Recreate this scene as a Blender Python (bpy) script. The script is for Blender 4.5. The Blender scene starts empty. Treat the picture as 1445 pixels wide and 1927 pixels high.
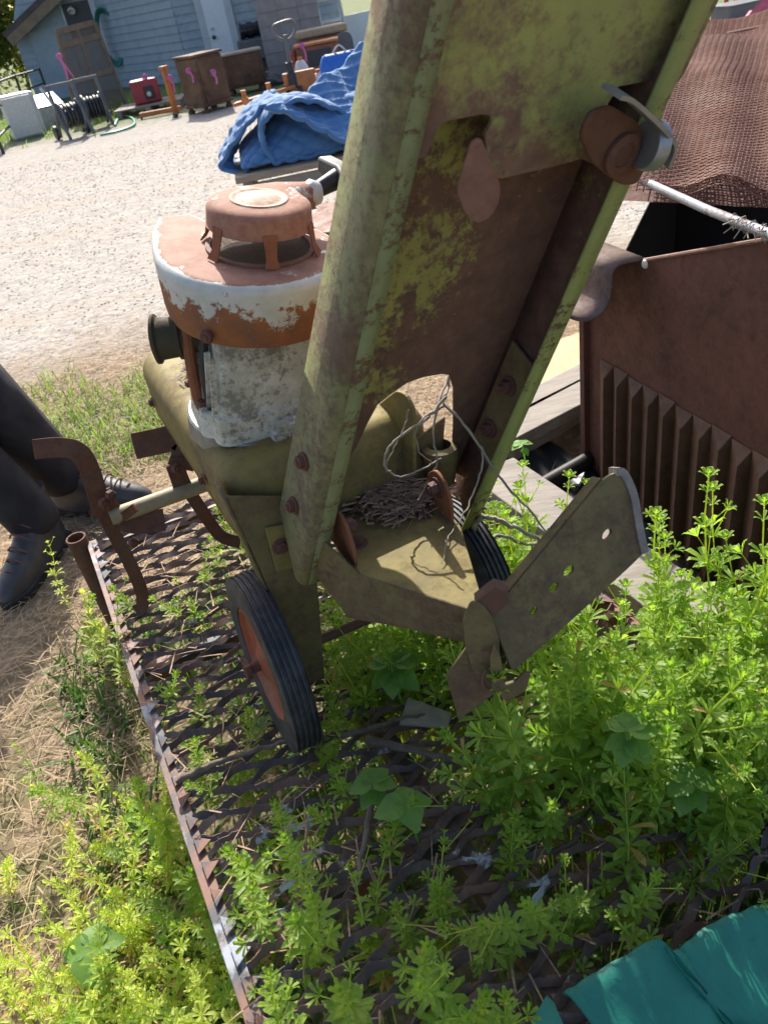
import bpy, bmesh, math, random
import numpy as np
from mathutils import Vector, Matrix
random.seed(7); rng = np.random.default_rng(7)
S = bpy.context.scene
COL = S.collection
pi = math.pi

# ---------------------------------------------------------------- camera
FPX = 1447.0; CX, CY = 722.5, 963.5; HC = 1.3
_d = np.array([402., -2043., -1447.]); _up = -_d/np.linalg.norm(_d)
_v = np.array([0, 0, -1.]); _fw = _v-_up*(_v@_up); _fw /= np.linalg.norm(_fw)
RC = np.array([np.cross(_fw, _up), _fw, _up])
CAM = np.array([0, 0, HC])
cd = bpy.data.cameras.new('camera'); cam = bpy.data.objects.new('camera', cd); COL.objects.link(cam)
cd.sensor_fit = 'VERTICAL'; cd.sensor_height = 24.0; cd.lens = 24.0*FPX/1927.0
cd.clip_start = 0.02; cd.clip_end = 500
cam.matrix_world = Matrix.Translation((0, 0, HC)) @ Matrix(RC.tolist()).to_4x4()
cd.dof.use_dof = True; cd.dof.focus_distance = 1.35; cd.dof.aperture_fstop = 6.5
S.camera = cam

# ---------------------------------------------------------------- light
SUN = np.array([-.12, 1.25, 1.0]); SUN /= np.linalg.norm(SUN)
w = bpy.data.worlds.new('World'); S.world = w; w.use_nodes = True
wn = w.node_tree; sk = wn.nodes.new('ShaderNodeTexSky'); sk.sky_type = 'NISHITA'; sk.sun_disc = False
sk.sun_elevation = math.asin(SUN[2]); sk.sun_rotation = math.atan2(SUN[0], SUN[1])
sk.air_density = 0.75; sk.dust_density = 3.2; sk.ozone_density = 0.5
wn.links.new(sk.outputs[0], wn.nodes['Background'].inputs[0]); wn.nodes['Background'].inputs[1].default_value = 0.15
sl = bpy.data.lights.new('sun', 'SUN'); sl.energy = 4.2; sl.angle = math.radians(.53); sl.color = (1, .955, .88)
so = bpy.data.objects.new('sun', sl); COL.objects.link(so)
so.rotation_euler = Vector((-SUN).tolist()).to_track_quat('-Z', 'Y').to_euler(); so.location = (0, 8, 9)
S.view_settings.view_transform = 'Standard'; S.view_settings.look = 'None'
S.view_settings.gamma = 1.0; S.view_settings.exposure = 0.92
S.view_settings.use_curve_mapping = False
S.cycles.max_bounces = 5; S.cycles.diffuse_bounces = 3; S.cycles.glossy_bounces = 2; S.cycles.transmission_bounces = 3; S.cycles.transparent_max_bounces = 6

# ---------------------------------------------------------------- pixel to place
def ray(x, y):
    r = RC@np.array([x-CX, -(y-CY), -FPX]); return r/np.linalg.norm(r)
def P(x, y, z=0.):
    r = ray(x, y); return CAM+r*((z-HC)/r[2])
def PL(x, y, p, n):
    r = ray(x, y); return CAM+r*(((p-CAM)@n)/(r@n))
def pj(p):
    c = RC.T@(np.array(p, float)-CAM); return np.array([CX+FPX*c[0]/-c[2], CY-FPX*c[1]/-c[2]])
def zat(p, py):                       # height above point p (on the ground) that shows at picture row py
    lo, hi = 0, 12.
    for _ in range(40):
        mid = (lo+hi)/2
        if pj((p[0], p[1], mid))[1] > py: lo = mid
        else: hi = mid
    return lo
def nrm(v): v = np.array(v, float); return v/np.linalg.norm(v)
# frame of the trailer deck and the machine on it
ZG = .28; RHO = .06
A_ = nrm([.36, -.933, 0]); B0 = np.array([-A_[1], A_[0], 0]); U0 = np.array([0, 0, 1.])
B_ = math.cos(RHO)*B0-math.sin(RHO)*U0; U_ = math.cos(RHO)*U0+math.sin(RHO)*B0
W_ = np.array([-.232, .90, ZG])
def M(b, a, z): return W_+B_*b+A_*a+U_*z
def dv(b, a, z): return B_*b+A_*a+U_*z
def ona(x, y, a): return PL(x, y, M(0, a, 0), A_)
def onb(x, y, b): return PL(x, y, M(b, 0, 0), B_)
def onz(x, y, z): return PL(x, y, M(0, 0, z), U_)
def inv(p): q = p-W_; return np.array([q@B_, q@A_, q@U_])

# ---------------------------------------------------------------- mesh helpers
ORG = {}
class MB:
    def __init__(s): s.v = []; s.f = []
    def add(s, vs, fs):
        n = len(s.v); s.v += [tuple(map(float, p)) for p in vs]; s.f += [tuple(i+n for i in f) for f in fs]; return s
    def prism(s, poly, off):
        n = len(poly); p = [np.array(q, float) for q in poly]; off = np.array(off, float)
        return s.add(p+[q+off for q in p], [tuple(range(n))[::-1], tuple(range(n, 2*n))]+[(i, (i+1) % n, (i+1) % n+n, i+n) for i in range(n)])
    def box(s, c, ax, h):
        c = np.array(c, float); ax = [np.array(a, float)*k for a, k in zip(ax, h)]
        vs = [c+ax[0]*i+ax[1]*j+ax[2]*k for i in (-1, 1) for j in (-1, 1) for k in (-1, 1)]
        return s.add(vs, [(0, 1, 3, 2), (4, 6, 7, 5), (0, 4, 5, 1), (2, 3, 7, 6), (0, 2, 6, 4), (1, 5, 7, 3)])
    def abox(s, x0, x1, y0, y1, z0, z1):
        return s.box(((x0+x1)/2, (y0+y1)/2, (z0+z1)/2), np.eye(3), (abs(x1-x0)/2, abs(y1-y0)/2, abs(z1-z0)/2))
    def tube(s, pts, r, n=8, cap=True, closed=False):
        pts = [np.array(p, float) for p in pts]; k = len(pts); r = [r]*k if np.isscalar(r) else list(r)
        ref = None; vs = []
        for i in range(k):
            if closed: t = pts[(i+1) % k]-pts[i-1]
            else: t = pts[min(i+1, k-1)]-pts[max(i-1, 0)]
            t = t/(np.linalg.norm(t)+1e-12)
            if ref is None: ref = np.cross(t, [0, 0, 1.]); ref = ref if np.linalg.norm(ref) > .1 else np.cross(t, [1., 0, 0])
            ref = ref-t*(ref@t); ref = ref/(np.linalg.norm(ref)+1e-12); q = np.cross(t, ref)
            for j in range(n):
                a = 2*pi*j/n; vs.append(pts[i]+r[i]*(math.cos(a)*ref+math.sin(a)*q))
        fs = [(i*n+j, i*n+(j+1) % n, (i+1)*n+(j+1) % n, (i+1)*n+j) for i in range(k-1) for j in range(n)]
        if closed: fs += [((k-1)*n+j, (k-1)*n+(j+1) % n, (j+1) % n, j) for j in range(n)]
        elif cap: fs += [tuple(range(n))[::-1], tuple(range((k-1)*n, k*n))]
        return s.add(vs, fs)
    def pipe(s, p0, p1, ro, ri, n=20):   # hollow tube
        p0 = np.array(p0, float); p1 = np.array(p1, float); ax = p1-p0; L = np.linalg.norm(ax)
        return s.lathe(p0, ax/L, [(ri, L*.0), (ro, 0), (ro, L), (ri, L), (ri, 0)], n)
    def bar(s, pts, wd, w, th):          # flat bar along a path; wd = width direction(s)
        pts = [np.array(p, float) for p in pts]; k = len(pts)
        wd = [np.array(wd, float)]*k if np.ndim(wd) == 1 else [np.array(q, float) for q in wd]
        w = [w]*k if np.isscalar(w) else w
        vs = []
        for i in range(k):
            t = nrm(pts[min(i+1, k-1)]-pts[max(i-1, 0)]); d = wd[i]-t*(wd[i]@t); d = nrm(d); n = np.cross(t, d)
            for a, b in ((-1, -1), (1, -1), (1, 1), (-1, 1)): vs.append(pts[i]+d*a*w[i]/2+n*b*th/2)
        fs = [(i*4+j, i*4+(j+1) % 4, (i+1)*4+(j+1) % 4, (i+1)*4+j) for i in range(k-1) for j in range(4)]
        fs += [(3, 2, 1, 0), tuple(range((k-1)*4, k*4))]
        return s.add(vs, fs)
    def lathe(s, o, ax, prof, n=24, cap0=False, cap1=False, a0=0, a1=2*pi):
        o = np.array(o, float); ax = nrm(ax); x = np.cross(ax, [0, 0, 1.]); x = x if np.linalg.norm(x) > .1 else np.cross(ax, [0, 1., 0]); x = nrm(x); y = np.cross(ax, x)
        full = abs(a1-a0-2*pi) < 1e-6; m = n if full else n+1; vs = []
        for r, h in prof:
            for j in range(m):
                a = a0+(a1-a0)*j/n; vs.append(o+ax*h+r*(math.cos(a)*x+math.sin(a)*y))
        fs = [(i*m+j, i*m+(j+1) % m, (i+1)*m+(j+1) % m, (i+1)*m+j) for i in range(len(prof)-1) for j in range(n)]
        if cap0: fs.append(tuple(range(m))[::-1])
        if cap1: fs.append(tuple(range((len(prof)-1)*m, len(prof)*m)))
        return s.add(vs, fs)
    def cyl(s, p0, p1, r, n=16): return s.tube([p0, p1], r, n)
    def pillow(s, o, x, y, z, poly, rings, cap0=False, cap1=True):   # rings: (inset, height)
        o = np.array(o, float); pts = np.array(poly, float); n = len(pts)
        tan = np.roll(pts, -1, 0)-np.roll(pts, 1, 0); tan /= np.linalg.norm(tan, axis=1)[:, None]+1e-9
        ar = (pts[:, 0]*np.roll(pts[:, 1], -1)-np.roll(pts[:, 0], -1)*pts[:, 1]).sum()
        inn = np.stack([-tan[:, 1], tan[:, 0]], 1)*(1 if ar > 0 else -1); vs = []
        for ins, h in rings:
            q = pts+inn*ins
            for p in q: vs.append(o+x*p[0]+y*p[1]+z*h)
        fs = [(i*n+j, i*n+(j+1) % n, (i+1)*n+(j+1) % n, (i+1)*n+j) for i in range(len(rings)-1) for j in range(n)]
        if cap0: fs.append(tuple(range(n))[::-1])
        if cap1: fs.append(tuple(range((len(rings)-1)*n, len(rings)*n)))
        return s.add(vs, fs)
    def hexbolt(s, p, ax, r=.008, h=.006, washer=True):
        ax = nrm(ax); p = np.array(p, float)
        if washer: s.lathe(p, ax, [(0.0001, .002), (r*1.45, .002), (r*1.5, 0)][::-1], 14)
        s.lathe(p+ax*.0015, ax, [(r, 0), (r, h*.85), (r*.88, h), (.0001, h)], 6)
        return s.lathe(p+ax*(h), ax, [(r*.52, 0), (r*.5, h*.45), (.0001, h*.45)], 10)
    def build(s, name, mat, parent=None, smooth=35, bevel=0, org=None, fix=True):
        o0 = np.array(org if org is not None else (ORG[parent.name] if parent else (0, 0, 0)), float)
        me = bpy.data.meshes.new(name); me.from_pydata([tuple(np.array(p)-o0) for p in s.v] if len(s.v) < 60000 else (np.array(s.v)-o0).tolist(), [], s.f)
        if fix:
            bm = bmesh.new(); bm.from_mesh(me); bmesh.ops.recalc_face_normals(bm, faces=bm.faces); bm.to_mesh(me); bm.free()
        return link(name, me, mat, parent, smooth, bevel, o0)
def link(name, me, mat, parent=None, smooth=35, bevel=0, o0=(0, 0, 0)):
    ob = bpy.data.objects.new(name, me); COL.objects.link(ob); ORG[ob.name] = np.array(o0, float)
    if mat: me.materials.append(mat)
    if parent is None: ob.location = tuple(o0)
    else: ob.parent = parent
    if smooth:
        me.polygons.foreach_set('use_smooth', [True]*len(me.polygons)); me.set_sharp_from_angle(angle=math.radians(smooth))
    if bevel:
        m = ob.modifiers.new('bevel', 'BEVEL'); m.width = bevel; m.segments = 2; m.limit_method = 'ANGLE'; m.angle_limit = math.radians(40)
    return ob
def tag(o, label, cat=None, group=None, kind=None):
    o['label'] = label
    if cat: o['category'] = cat
    if group: o['group'] = group
    if kind: o['kind'] = kind
    return o
def thing(name, loc, label, cat, group=None):
    o = bpy.data.objects.new(name, None); COL.objects.link(o); o.location = tuple(map(float, loc)); o.empty_display_size = .05
    ORG[o.name] = np.array(loc, float); return tag(o, label, cat, group)
def kind(o, k='structure'): o['kind'] = k; return o
def copy_tree(root, delta, rotz=0, label=None, scale=1):
    c = root.copy(); COL.objects.link(c); c.location = Vector(root.location)+Vector([float(q) for q in delta]); c.rotation_euler[2] += rotz
    if scale != 1: c.scale = (scale,)*3
    if label: c['label'] = label
    for ch in list(root.children):
        d = ch.copy(); COL.objects.link(d); d.parent = c
        for g in list(ch.children):
            e = g.copy(); COL.objects.link(e); e.parent = d
    return c
def rpoly(pts, r, n=5):                  # polygon with rounded corners
    out = []; k = len(pts); pts = [np.array(p, float) for p in pts]; r = [r]*k if np.isscalar(r) else r
    for i in range(k):
        p, a, b = pts[i], pts[i-1], pts[(i+1) % k]; u, v_ = nrm(a-p), nrm(b-p); rr = min(r[i], np.linalg.norm(a-p)*.49, np.linalg.norm(b-p)*.49)
        for j in range(n+1):
            t = j/n; out.append((1-t)**2*(p+u*rr)+2*t*(1-t)*p+t*t*(p+v_*rr))
    return out
def smoothpath(pts, n=6):                # Catmull-Rom through points
    p = [np.array(q, float) for q in pts]; p = [2*p[0]-p[1]]+p+[2*p[-1]-p[-2]]; out = []
    for i in range(1, len(p)-2):
        for j in range(n):
            t = j/n; out.append(.5*((2*p[i])+(-p[i-1]+p[i+1])*t+(2*p[i-1]-5*p[i]+4*p[i+1]-p[i+2])*t*t+(-p[i-1]+3*p[i]-3*p[i+1]+p[i+2])*t**3))
    return out+[p[-2]]

# ---------------------------------------------------------------- materials
class NT:
    def __init__(s, name):
        s.m = bpy.data.materials.new(name); s.m.use_nodes = True; s.t = s.m.node_tree; s.b = s.t.nodes['Principled BSDF']
        s.co = s.t.nodes.new('ShaderNodeTexCoord').outputs['Object']
    def n(s, ty, **k):
        o = s.t.nodes.new(ty)
        for a, b in k.items(): setattr(o, a, b)
        return o
    def l(s, a, b): s.t.links.new(a, b)
    def noise(s, scale, detail=6, rough=.6, co=None, dist=0, stretch=None):
        o = s.n('ShaderNodeTexNoise'); o.inputs['Scale'].default_value = scale; o.inputs['Detail'].default_value = detail; o.inputs['Roughness'].default_value = rough; o.inputs['Distortion'].default_value = dist
        c = co or s.co
        if stretch:
            mp = s.n('ShaderNodeMapping'); mp.inputs['Scale'].default_value = stretch; s.l(c, mp.inputs[0]); c = mp.outputs[0]
        s.l(c, o.inputs['Vector']); return o.outputs['Fac']
    def ramp(s, fac, a, b, c0=(0, 0, 0, 1), c1=(1, 1, 1, 1)):
        o = s.n('ShaderNodeValToRGB'); e = o.color_ramp.elements; e[0].position = max(0, min(1, a)); e[1].position = max(0, min(1, b)); e[0].color = c0; e[1].color = c1
        s.l(fac, o.inputs[0]); return o.outputs[0]
    def mix(s, fac, a, b):
        o = s.n('ShaderNodeMix', data_type='RGBA')
        for k, i in ((fac, 0), (a, 6), (b, 7)):
            if isinstance(k, (int, float)): o.inputs[i].default_value = k
            elif isinstance(k, tuple): o.inputs[i].default_value = (*k, 1) if len(k) == 3 else k
            else: s.l(k, o.inputs[i])
        return o.outputs[2]
    def math(s, op, a, b=0.):
        o = s.n('ShaderNodeMath', operation=op)
        for i, k in enumerate((a, b)):
            if isinstance(k, (int, float)): o.inputs[i].default_value = k
            else: s.l(k, o.inputs[i])
        return o.outputs[0]
    def bump(s, h, st=.3, d=.002):
        o = s.n('ShaderNodeBump'); o.inputs['Strength'].default_value = st; o.inputs['Distance'].default_value = d; s.l(h, o.inputs['Height']); s.l(o.outputs[0], s.b.inputs['Normal'])
    def col(s, c):
        if isinstance(c, tuple): s.b.inputs['Base Color'].default_value = (*c, 1)
        else: s.l(c, s.b.inputs['Base Color'])
    def rough(s, v):
        if isinstance(v, (int, float)): s.b.inputs['Roughness'].default_value = v
        else: s.l(v, s.b.inputs['Roughness'])
def plain(name, c, rough=.6, var=.25, scale=20, bump=.15, metal=0, stretch=None, c2=None, bd=.002):
    t = NT(name); f = t.noise(scale, 5, stretch=stretch); c2 = c2 or tuple(x*(1-var) for x in c)
    t.col(t.mix(t.ramp(f, .35, .65), c, c2)); t.rough(rough); t.b.inputs['Metallic'].default_value = metal
    if bump: t.bump(t.noise(scale*5, 4, stretch=stretch), bump, bd)
    return t.m
def rusty(name, paint, rust, rust2, lo=.45, hi=.55, scale=9, paint2=None, rough=.65, moss=None, mossamt=.5, detail=10, bump=.35, grad=None, streak=None, dirg=None):
    t = NT(name)
    n1 = t.noise(scale, detail, .68, dist=.3, stretch=streak); n2 = t.noise(scale*3.1, 7, .65); n3 = t.noise(2.7*scale/9, 3, .5)
    nf = t.noise(scale*6.5, 6, .75)
    f = t.math('ADD', t.math('ADD', t.math('MULTIPLY', n1, .40), t.math('MULTIPLY', n3, .24)), t.math('MULTIPLY', nf, .36))
    if grad:                                     # (z0, z1, amount): wear that grows towards one end
        sp = t.n('ShaderNodeSeparateXYZ'); t.l(t.co, sp.inputs[0]); mr = t.n('ShaderNodeMapRange'); t.l(sp.outputs[2], mr.inputs[0])
        mr.inputs[1].default_value, mr.inputs[2].default_value = grad[0], grad[1]; mr.inputs[3].default_value = -grad[2]/2; mr.inputs[4].default_value = grad[2]/2
        f = t.math('ADD', f, mr.outputs[0])
    if dirg:                                     # (direction, d0, d1, amount): wear that grows along a direction of the part
        for (vec, d0, d1, amt) in dirg:
            dt = t.n('ShaderNodeVectorMath', operation='DOT_PRODUCT'); t.l(t.co, dt.inputs[0]); dt.inputs[1].default_value = tuple(float(q) for q in vec); mg = t.n('ShaderNodeMapRange'); t.l(dt.outputs['Value'], mg.inputs[0])
            mg.inputs[1].default_value, mg.inputs[2].default_value = float(d0), float(d1); mg.inputs[3].default_value = 0; mg.inputs[4].default_value = amt; f = t.math('ADD', f, mg.outputs[0])
    mask = t.ramp(f, lo, hi)
    rc = t.mix(t.ramp(n2, .35, .65), rust, rust2)
    pc = t.mix(t.ramp(t.noise(scale*1.7, 8), .38, .62), paint, paint2 or tuple(x*.75 for x in paint))
    if moss: pc = t.mix(t.math('MULTIPLY', t.ramp(t.noise(scale*.8+3, 9, .7), .45, .7), mossamt), pc, moss)
    t.b.inputs['Specular IOR Level'].default_value = .3
    sc = t.mix(t.math('MULTIPLY', t.ramp(t.noise(scale*9, 4), .62, .72), .5), t.mix(mask, pc, rc), (.09, .06, .04))
    t.col(sc); mr2 = t.n('ShaderNodeMapRange'); t.l(mask, mr2.inputs[0]); mr2.inputs[3].default_value = rough-.15; mr2.inputs[4].default_value = min(.95, rough+.2); t.rough(mr2.outputs[0])
    t.bump(t.math('ADD', t.math('MULTIPLY', mask, .5), t.math('MULTIPLY', t.noise(scale*14, 5), .8)), bump, .0015)
    return t.m
def wood(name, c, c2, axis=(1, 12, 12), rough=.8, scale=6):
    t = NT(name); f = t.noise(scale, 8, .6, stretch=axis, dist=.6); g = t.noise(scale*4, 6, stretch=axis)
    t.col(t.mix(t.ramp(f, .3, .7), c, c2)); t.rough(rough); t.bump(t.math('ADD', f, g), .5, .002); return t.m
def leafmat(name, c, c2, trans=.5, scale=30):
    t = NT(name); oi = t.n('ShaderNodeObjectInfo'); f = t.noise(scale, 3)
    cc = t.mix(t.ramp(f, .3, .7), c, c2)
    out = t.t.nodes['Material Output']; tr = t.n('ShaderNodeBsdfTranslucent'); mx = t.n('ShaderNodeMixShader'); mx.inputs[0].default_value = trans
    hs = t.n('ShaderNodeHueSaturation'); mr = t.n('ShaderNodeMapRange'); t.l(oi.outputs['Random'], mr.inputs[0]); mr.inputs[3].default_value = .78; mr.inputs[4].default_value = 1.2; t.l(mr.outputs[0], hs.inputs['Value']); t.l(cc, hs.inputs['Color'])
    t.col(hs.outputs[0]); t.rough(.5); t.b.inputs['Specular IOR Level'].default_value = .35
    h2 = t.n('ShaderNodeHueSaturation'); h2.inputs['Saturation'].default_value = 1.1; h2.inputs['Value'].default_value = 2.1; t.l(hs.outputs[0], h2.inputs['Color']); t.l(h2.outputs[0], tr.inputs[0])
    t.l(t.b.outputs[0], mx.inputs[1]); t.l(tr.outputs[0], mx.inputs[2]); t.l(mx.outputs[0], out.inputs[0]); return t.m

RUST = (.16, .062, .03); RUST2 = (.085, .036, .024); ORUST = (.30, .105, .025)
m_olive = rusty('olive_paint', (.225, .18, .055), (.155, .10, .06), (.11, .075, .05), .46, .6, 9, (.165, .128, .045), .85, (.27, .22, .05), .6, bump=.5)
m_olive_d = rusty('olive_paint_worn', (.175, .135, .055), (.14, .085, .05), (.09, .06, .04), .44, .56, 12, (.125, .10, .045), .75, (.2, .18, .06), .5)
m_chan = rusty('channel_paint', (.225, .215, .105), (.16, .11, .07), (.11, .08, .055), .475, .56, 15, (.165, .15, .08), .7, (.19, .24, .09), .75, streak=(1.3, 1, .4), bump=.6)
m_lip = rusty('channel_lip_paint', (.22, .26, .125), (.16, .09, .05), (.12, .07, .045), .505, .55, 22, (.21, .22, .105), .6, streak=(.6, .6, 1.8), bump=.5)
m_web = rusty('channel_web_paint', (.31, .29, .085), (.165, .09, .062), (.105, .058, .044), .475, .53, 13, (.25, .23, .07), .72, detail=12, bump=.6)
m_upper = rusty('upper_bracket_paint', (.32, .33, .11), (.23, .135, .095), (.15, .09, .065), .45, .54, 8, (.27, .29, .10), .6, detail=12)
m_rust = rusty('bare_rust', (.13, .075, .05), RUST, RUST2, .4, .6, 14, (.10, .055, .038), .75)
m_rustp = rusty('pinkish_rust', (.22, .12, .09), (.27, .14, .10), (.15, .075, .05), .4, .6, 12, None, .75)
m_orust = rusty('orange_rust', (.30, .12, .06), (.26, .09, .035), (.17, .07, .04), .4, .6, 10, None, .75)
m_bolt = rusty('bolt_rust', (.13, .06, .045), (.17, .07, .045), (.09, .045, .035), .4, .6, 30, None, .7)
m_house = rusty('housing_enamel', (.62, .64, .60), (.31, .10, .022), (.19, .085, .04), .455, .50, 17, (.55, .57, .52), .45, detail=12)
m_case = rusty('cast_alloy_paint', (.62, .61, .53), (.27, .26, .19), (.21, .20, .16), .49, .54, 17, (.42, .42, .34), .7, (.30, .31, .16), .5, detail=12)
m_alloy = plain('weathered_alloy', (.30, .31, .29), .5, .35, 25, .4, .6)
m_grey = plain('galvanised_steel', (.38, .40, .42), .45, .3, 18, .15, .7)
m_black = plain('black_plastic', (.025, .025, .028), .5, .3, 30)
m_white = plain('white_plastic', (.62, .61, .56), .45, .2, 40)
m_muff = rusty('muffler_steel', (.06, .055, .03), (.085, .06, .035), (.05, .04, .025), .45, .6, 15, None, .85)
t = NT('tyre_rubber'); f = t.noise(40, 6); t.col(t.mix(t.ramp(f, .4, .68), (.018, .019, .022), (.06, .062, .066))); t.rough(.62); t.bump(t.noise(120, 5), .3, .001); m_tyre = t.m
m_rim = rusty('red_rim_paint', (.30, .075, .035), (.2, .10, .055), (.30, .15, .09), .48, .6, 10, (.24, .06, .035), .7)
m_straw = plain('dry_straw', (.42, .31, .175), .8, .4, 3, 0, c2=(.27, .19, .11))
m_needle = plain('dry_needles', (.40, .27, .17), .8, .5, 60, 0, c2=(.20, .12, .075))
m_twig = plain('dead_vine', (.34, .29, .22), .8, .35, 40, .3)
m_stick = plain('dead_stick', (.17, .13, .10), .85, .4, 40, .4, stretch=(1, 1, .3))
m_leaf = leafmat('cleavers_green', (.27, .37, .06), (.15, .26, .04), .5, 45)
m_leafy = leafmat('cleavers_yellow_green', (.42, .46, .11), (.32, .40, .07), .5)
m_dead = leafmat('dying_leaf', (.40, .32, .09), (.30, .20, .06), .35)
m_broad = leafmat('broad_leaf_green', (.19, .33, .075), (.14, .27, .06), .5, 60)
m_grass = leafmat('grass_green', (.17, .24, .05), (.11, .18, .035), .45, 6)
m_safe = rusty('rusty_safe_iron', (.17, .10, .055), (.10, .052, .036), (.065, .038, .03), .4, .6, 4, None, .8)
m_wood = wood('grey_wood', (.36, .31, .25), (.22, .19, .16), (3, 3, 20)); m_woodx = wood('pale_lumber', (.52, .38, .22), (.42, .30, .17), (12, 2, 12))

# ================================================================= SETTING
t = NT('ground_dirt_and_gravel'); sp = t.n('ShaderNodeSeparateXYZ'); t.l(t.co, sp.inputs[0])
n1 = t.noise(.9, 6, .6); n2 = t.noise(7, 8, .65); n3 = t.noise(40, 6, .7)
vo = t.n('ShaderNodeTexVoronoi'); vo.inputs['Scale'].default_value = 42; t.l(t.co, vo.inputs['Vector'])
vo2 = t.n('ShaderNodeTexVoronoi'); vo2.inputs['Scale'].default_value = 17; t.l(t.co, vo2.inputs['Vector'])
grav = t.mix(t.ramp(n2, .3, .7), (.40, .36, .31), (.27, .24, .205)); grav = t.mix(t.math('MULTIPLY', t.ramp(vo.outputs['Color'], .3, .8), .45), grav, (.46, .45, .43))
grav = t.mix(t.math('MULTIPLY', t.ramp(t.noise(1.3, 5, .6, stretch=(.25, 1.6, 1)), .45, .62), .5), grav, (.36, .31, .25))
dirt = t.mix(t.ramp(n2, .35, .65), (.27, .195, .125), (.17, .12, .08)); dirt = t.mix(t.ramp(n3, .5, .62), dirt, (.36, .28, .19))
gmask = t.ramp(t.math('ADD', t.math('MULTIPLY', sp.outputs[1], .32), t.math('MULTIPLY', n1, 1.2)), .0, 1.0)
mr = t.n('ShaderNodeMapRange'); t.l(t.math('ADD', sp.outputs[1], t.math('MULTIPLY', n1, 2.2)), mr.inputs[0]); mr.inputs[1].default_value = 4.55; mr.inputs[2].default_value = 5.3
cc = t.mix(mr.outputs[0], dirt, grav)
mr2 = t.n('ShaderNodeMapRange'); t.l(t.math('ADD', sp.outputs[1], t.math('MULTIPLY', n2, 2.5)), mr2.inputs[0]); mr2.inputs[1].default_value = 14.0; mr2.inputs[2].default_value = 15.2
cc = t.mix(t.math('MULTIPLY', mr2.outputs[0], .8), cc, (.10, .14, .035))
# weeds greening the strip beside the trailer and under it
mr3 = t.n('ShaderNodeMapRange'); t.l(sp.outputs[1], mr3.inputs[0]); mr3.inputs[1].default_value = 1.9; mr3.inputs[2].default_value = .9
cc = t.mix(t.math('MULTIPLY', t.math('MULTIPLY', mr3.outputs[0], t.ramp(n2, .42, .6)), .55), cc, (.06, .10, .02))
t.col(cc); t.rough(.95); t.b.inputs['Specular IOR Level'].default_value = .1
t.bump(t.math('ADD', t.math('ADD', t.math('MULTIPLY', vo.outputs['Distance'], -.5), t.math('MULTIPLY', vo2.outputs['Distance'], -.7)), t.math('ADD', n2, t.math('MULTIPLY', n3, .6))), .7, .014)
mb = MB(); mb.add([(-150, -20, 0), (150, -20, 0), (150, 260, 0), (-150, 260, 0)], [(0, 1, 2, 3)])
kind(mb.build('ground', t.m, smooth=0))

def mesh_np(name, v, f, mat, kindv='stuff', label=None, cat=None, smooth=0, parent=None):
    me = bpy.data.meshes.new(name); me.from_pydata(v.tolist(), [], f.tolist()); o = link(name, me, mat, parent, smooth)
    if kindv: o['kind'] = kindv
    if label: tag(o, label, cat)
    return o
def blades(pts, L, Wd, tilt, bend=.5, az=None):
    """flat grass blades: 5 verts, 3 faces each"""
    n = len(pts); az = rng.uniform(0, 2*pi, n) if az is None else az; d = np.stack([np.cos(az), np.sin(az), 0*az], 1); s = np.stack([-np.sin(az), np.cos(az), 0*az], 1)
    up = np.array([0, 0, 1.]); c, sn = np.cos(tilt)[:, None], np.sin(tilt)[:, None]
    mid = pts+(d*sn+up*c)*(L*.55)[:, None]; t2 = tilt+bend*rng.uniform(.2, 1, n); tip = mid+(d*np.sin(t2)[:, None]+up*np.cos(t2)[:, None])*(L*.45)[:, None]
    tip[:, 2] = np.maximum(tip[:, 2], .004); mid[:, 2] = np.maximum(mid[:, 2], .004)
    w = (s*Wd[:, None]/2)
    v = np.stack([pts-w, pts+w, mid+w*.8, mid-w*.8, tip], 1).reshape(-1, 3)
    k = np.arange(n)*5; f = np.concatenate([np.stack([k, k+1, k+2], 1), np.stack([k, k+2, k+3], 1), np.stack([k+3, k+2, k+4], 1)])
    return v, f
def vnoise(x, y, s, seed=0):               # cheap smooth noise for scattering
    r = np.random.default_rng(seed); o = 0
    for i in range(5):
        a = r.uniform(0, 2*pi); k = s*(1.6**i); o = o+np.sin((x*np.cos(a)+y*np.sin(a))*k+r.uniform(0, 6))/(1.35**i)
    return o/3
def underdeck(p): # inside the footprint of the trailer deck?
    q = (p-W_); b = q@B_; a = q@A_; return (b > -.2) & (b < .95) & (a > -.82) & (a < .9)
# straw lying on the dirt left of the trailer
n = 38000; x = rng.uniform(-2.3, .3, n); y = rng.uniform(.25, 4.3, n); p = np.stack([x, y, 0*x+.004], 1)
keep = ~underdeck(p) & (vnoise(x, y, 4, 1)+rng.uniform(-.7, .7, n) > -.25) & (rng.uniform(0, 1, n) < np.clip(1.7-y*.36, .12, 1)); p = p[keep]; k = len(p)
v, f = blades(p+np.stack([0*p[:, 0], 0*p[:, 0], rng.uniform(0, .018, k)], 1), rng.uniform(.025, .10, k), rng.uniform(.0014, .0032, k), rng.uniform(1.2, 1.62, k), .25)
mesh_np('dry_straw', v, f, m_straw, 'stuff', 'matted dry straw lying on the dirt beside the trailer', 'straw')
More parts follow.
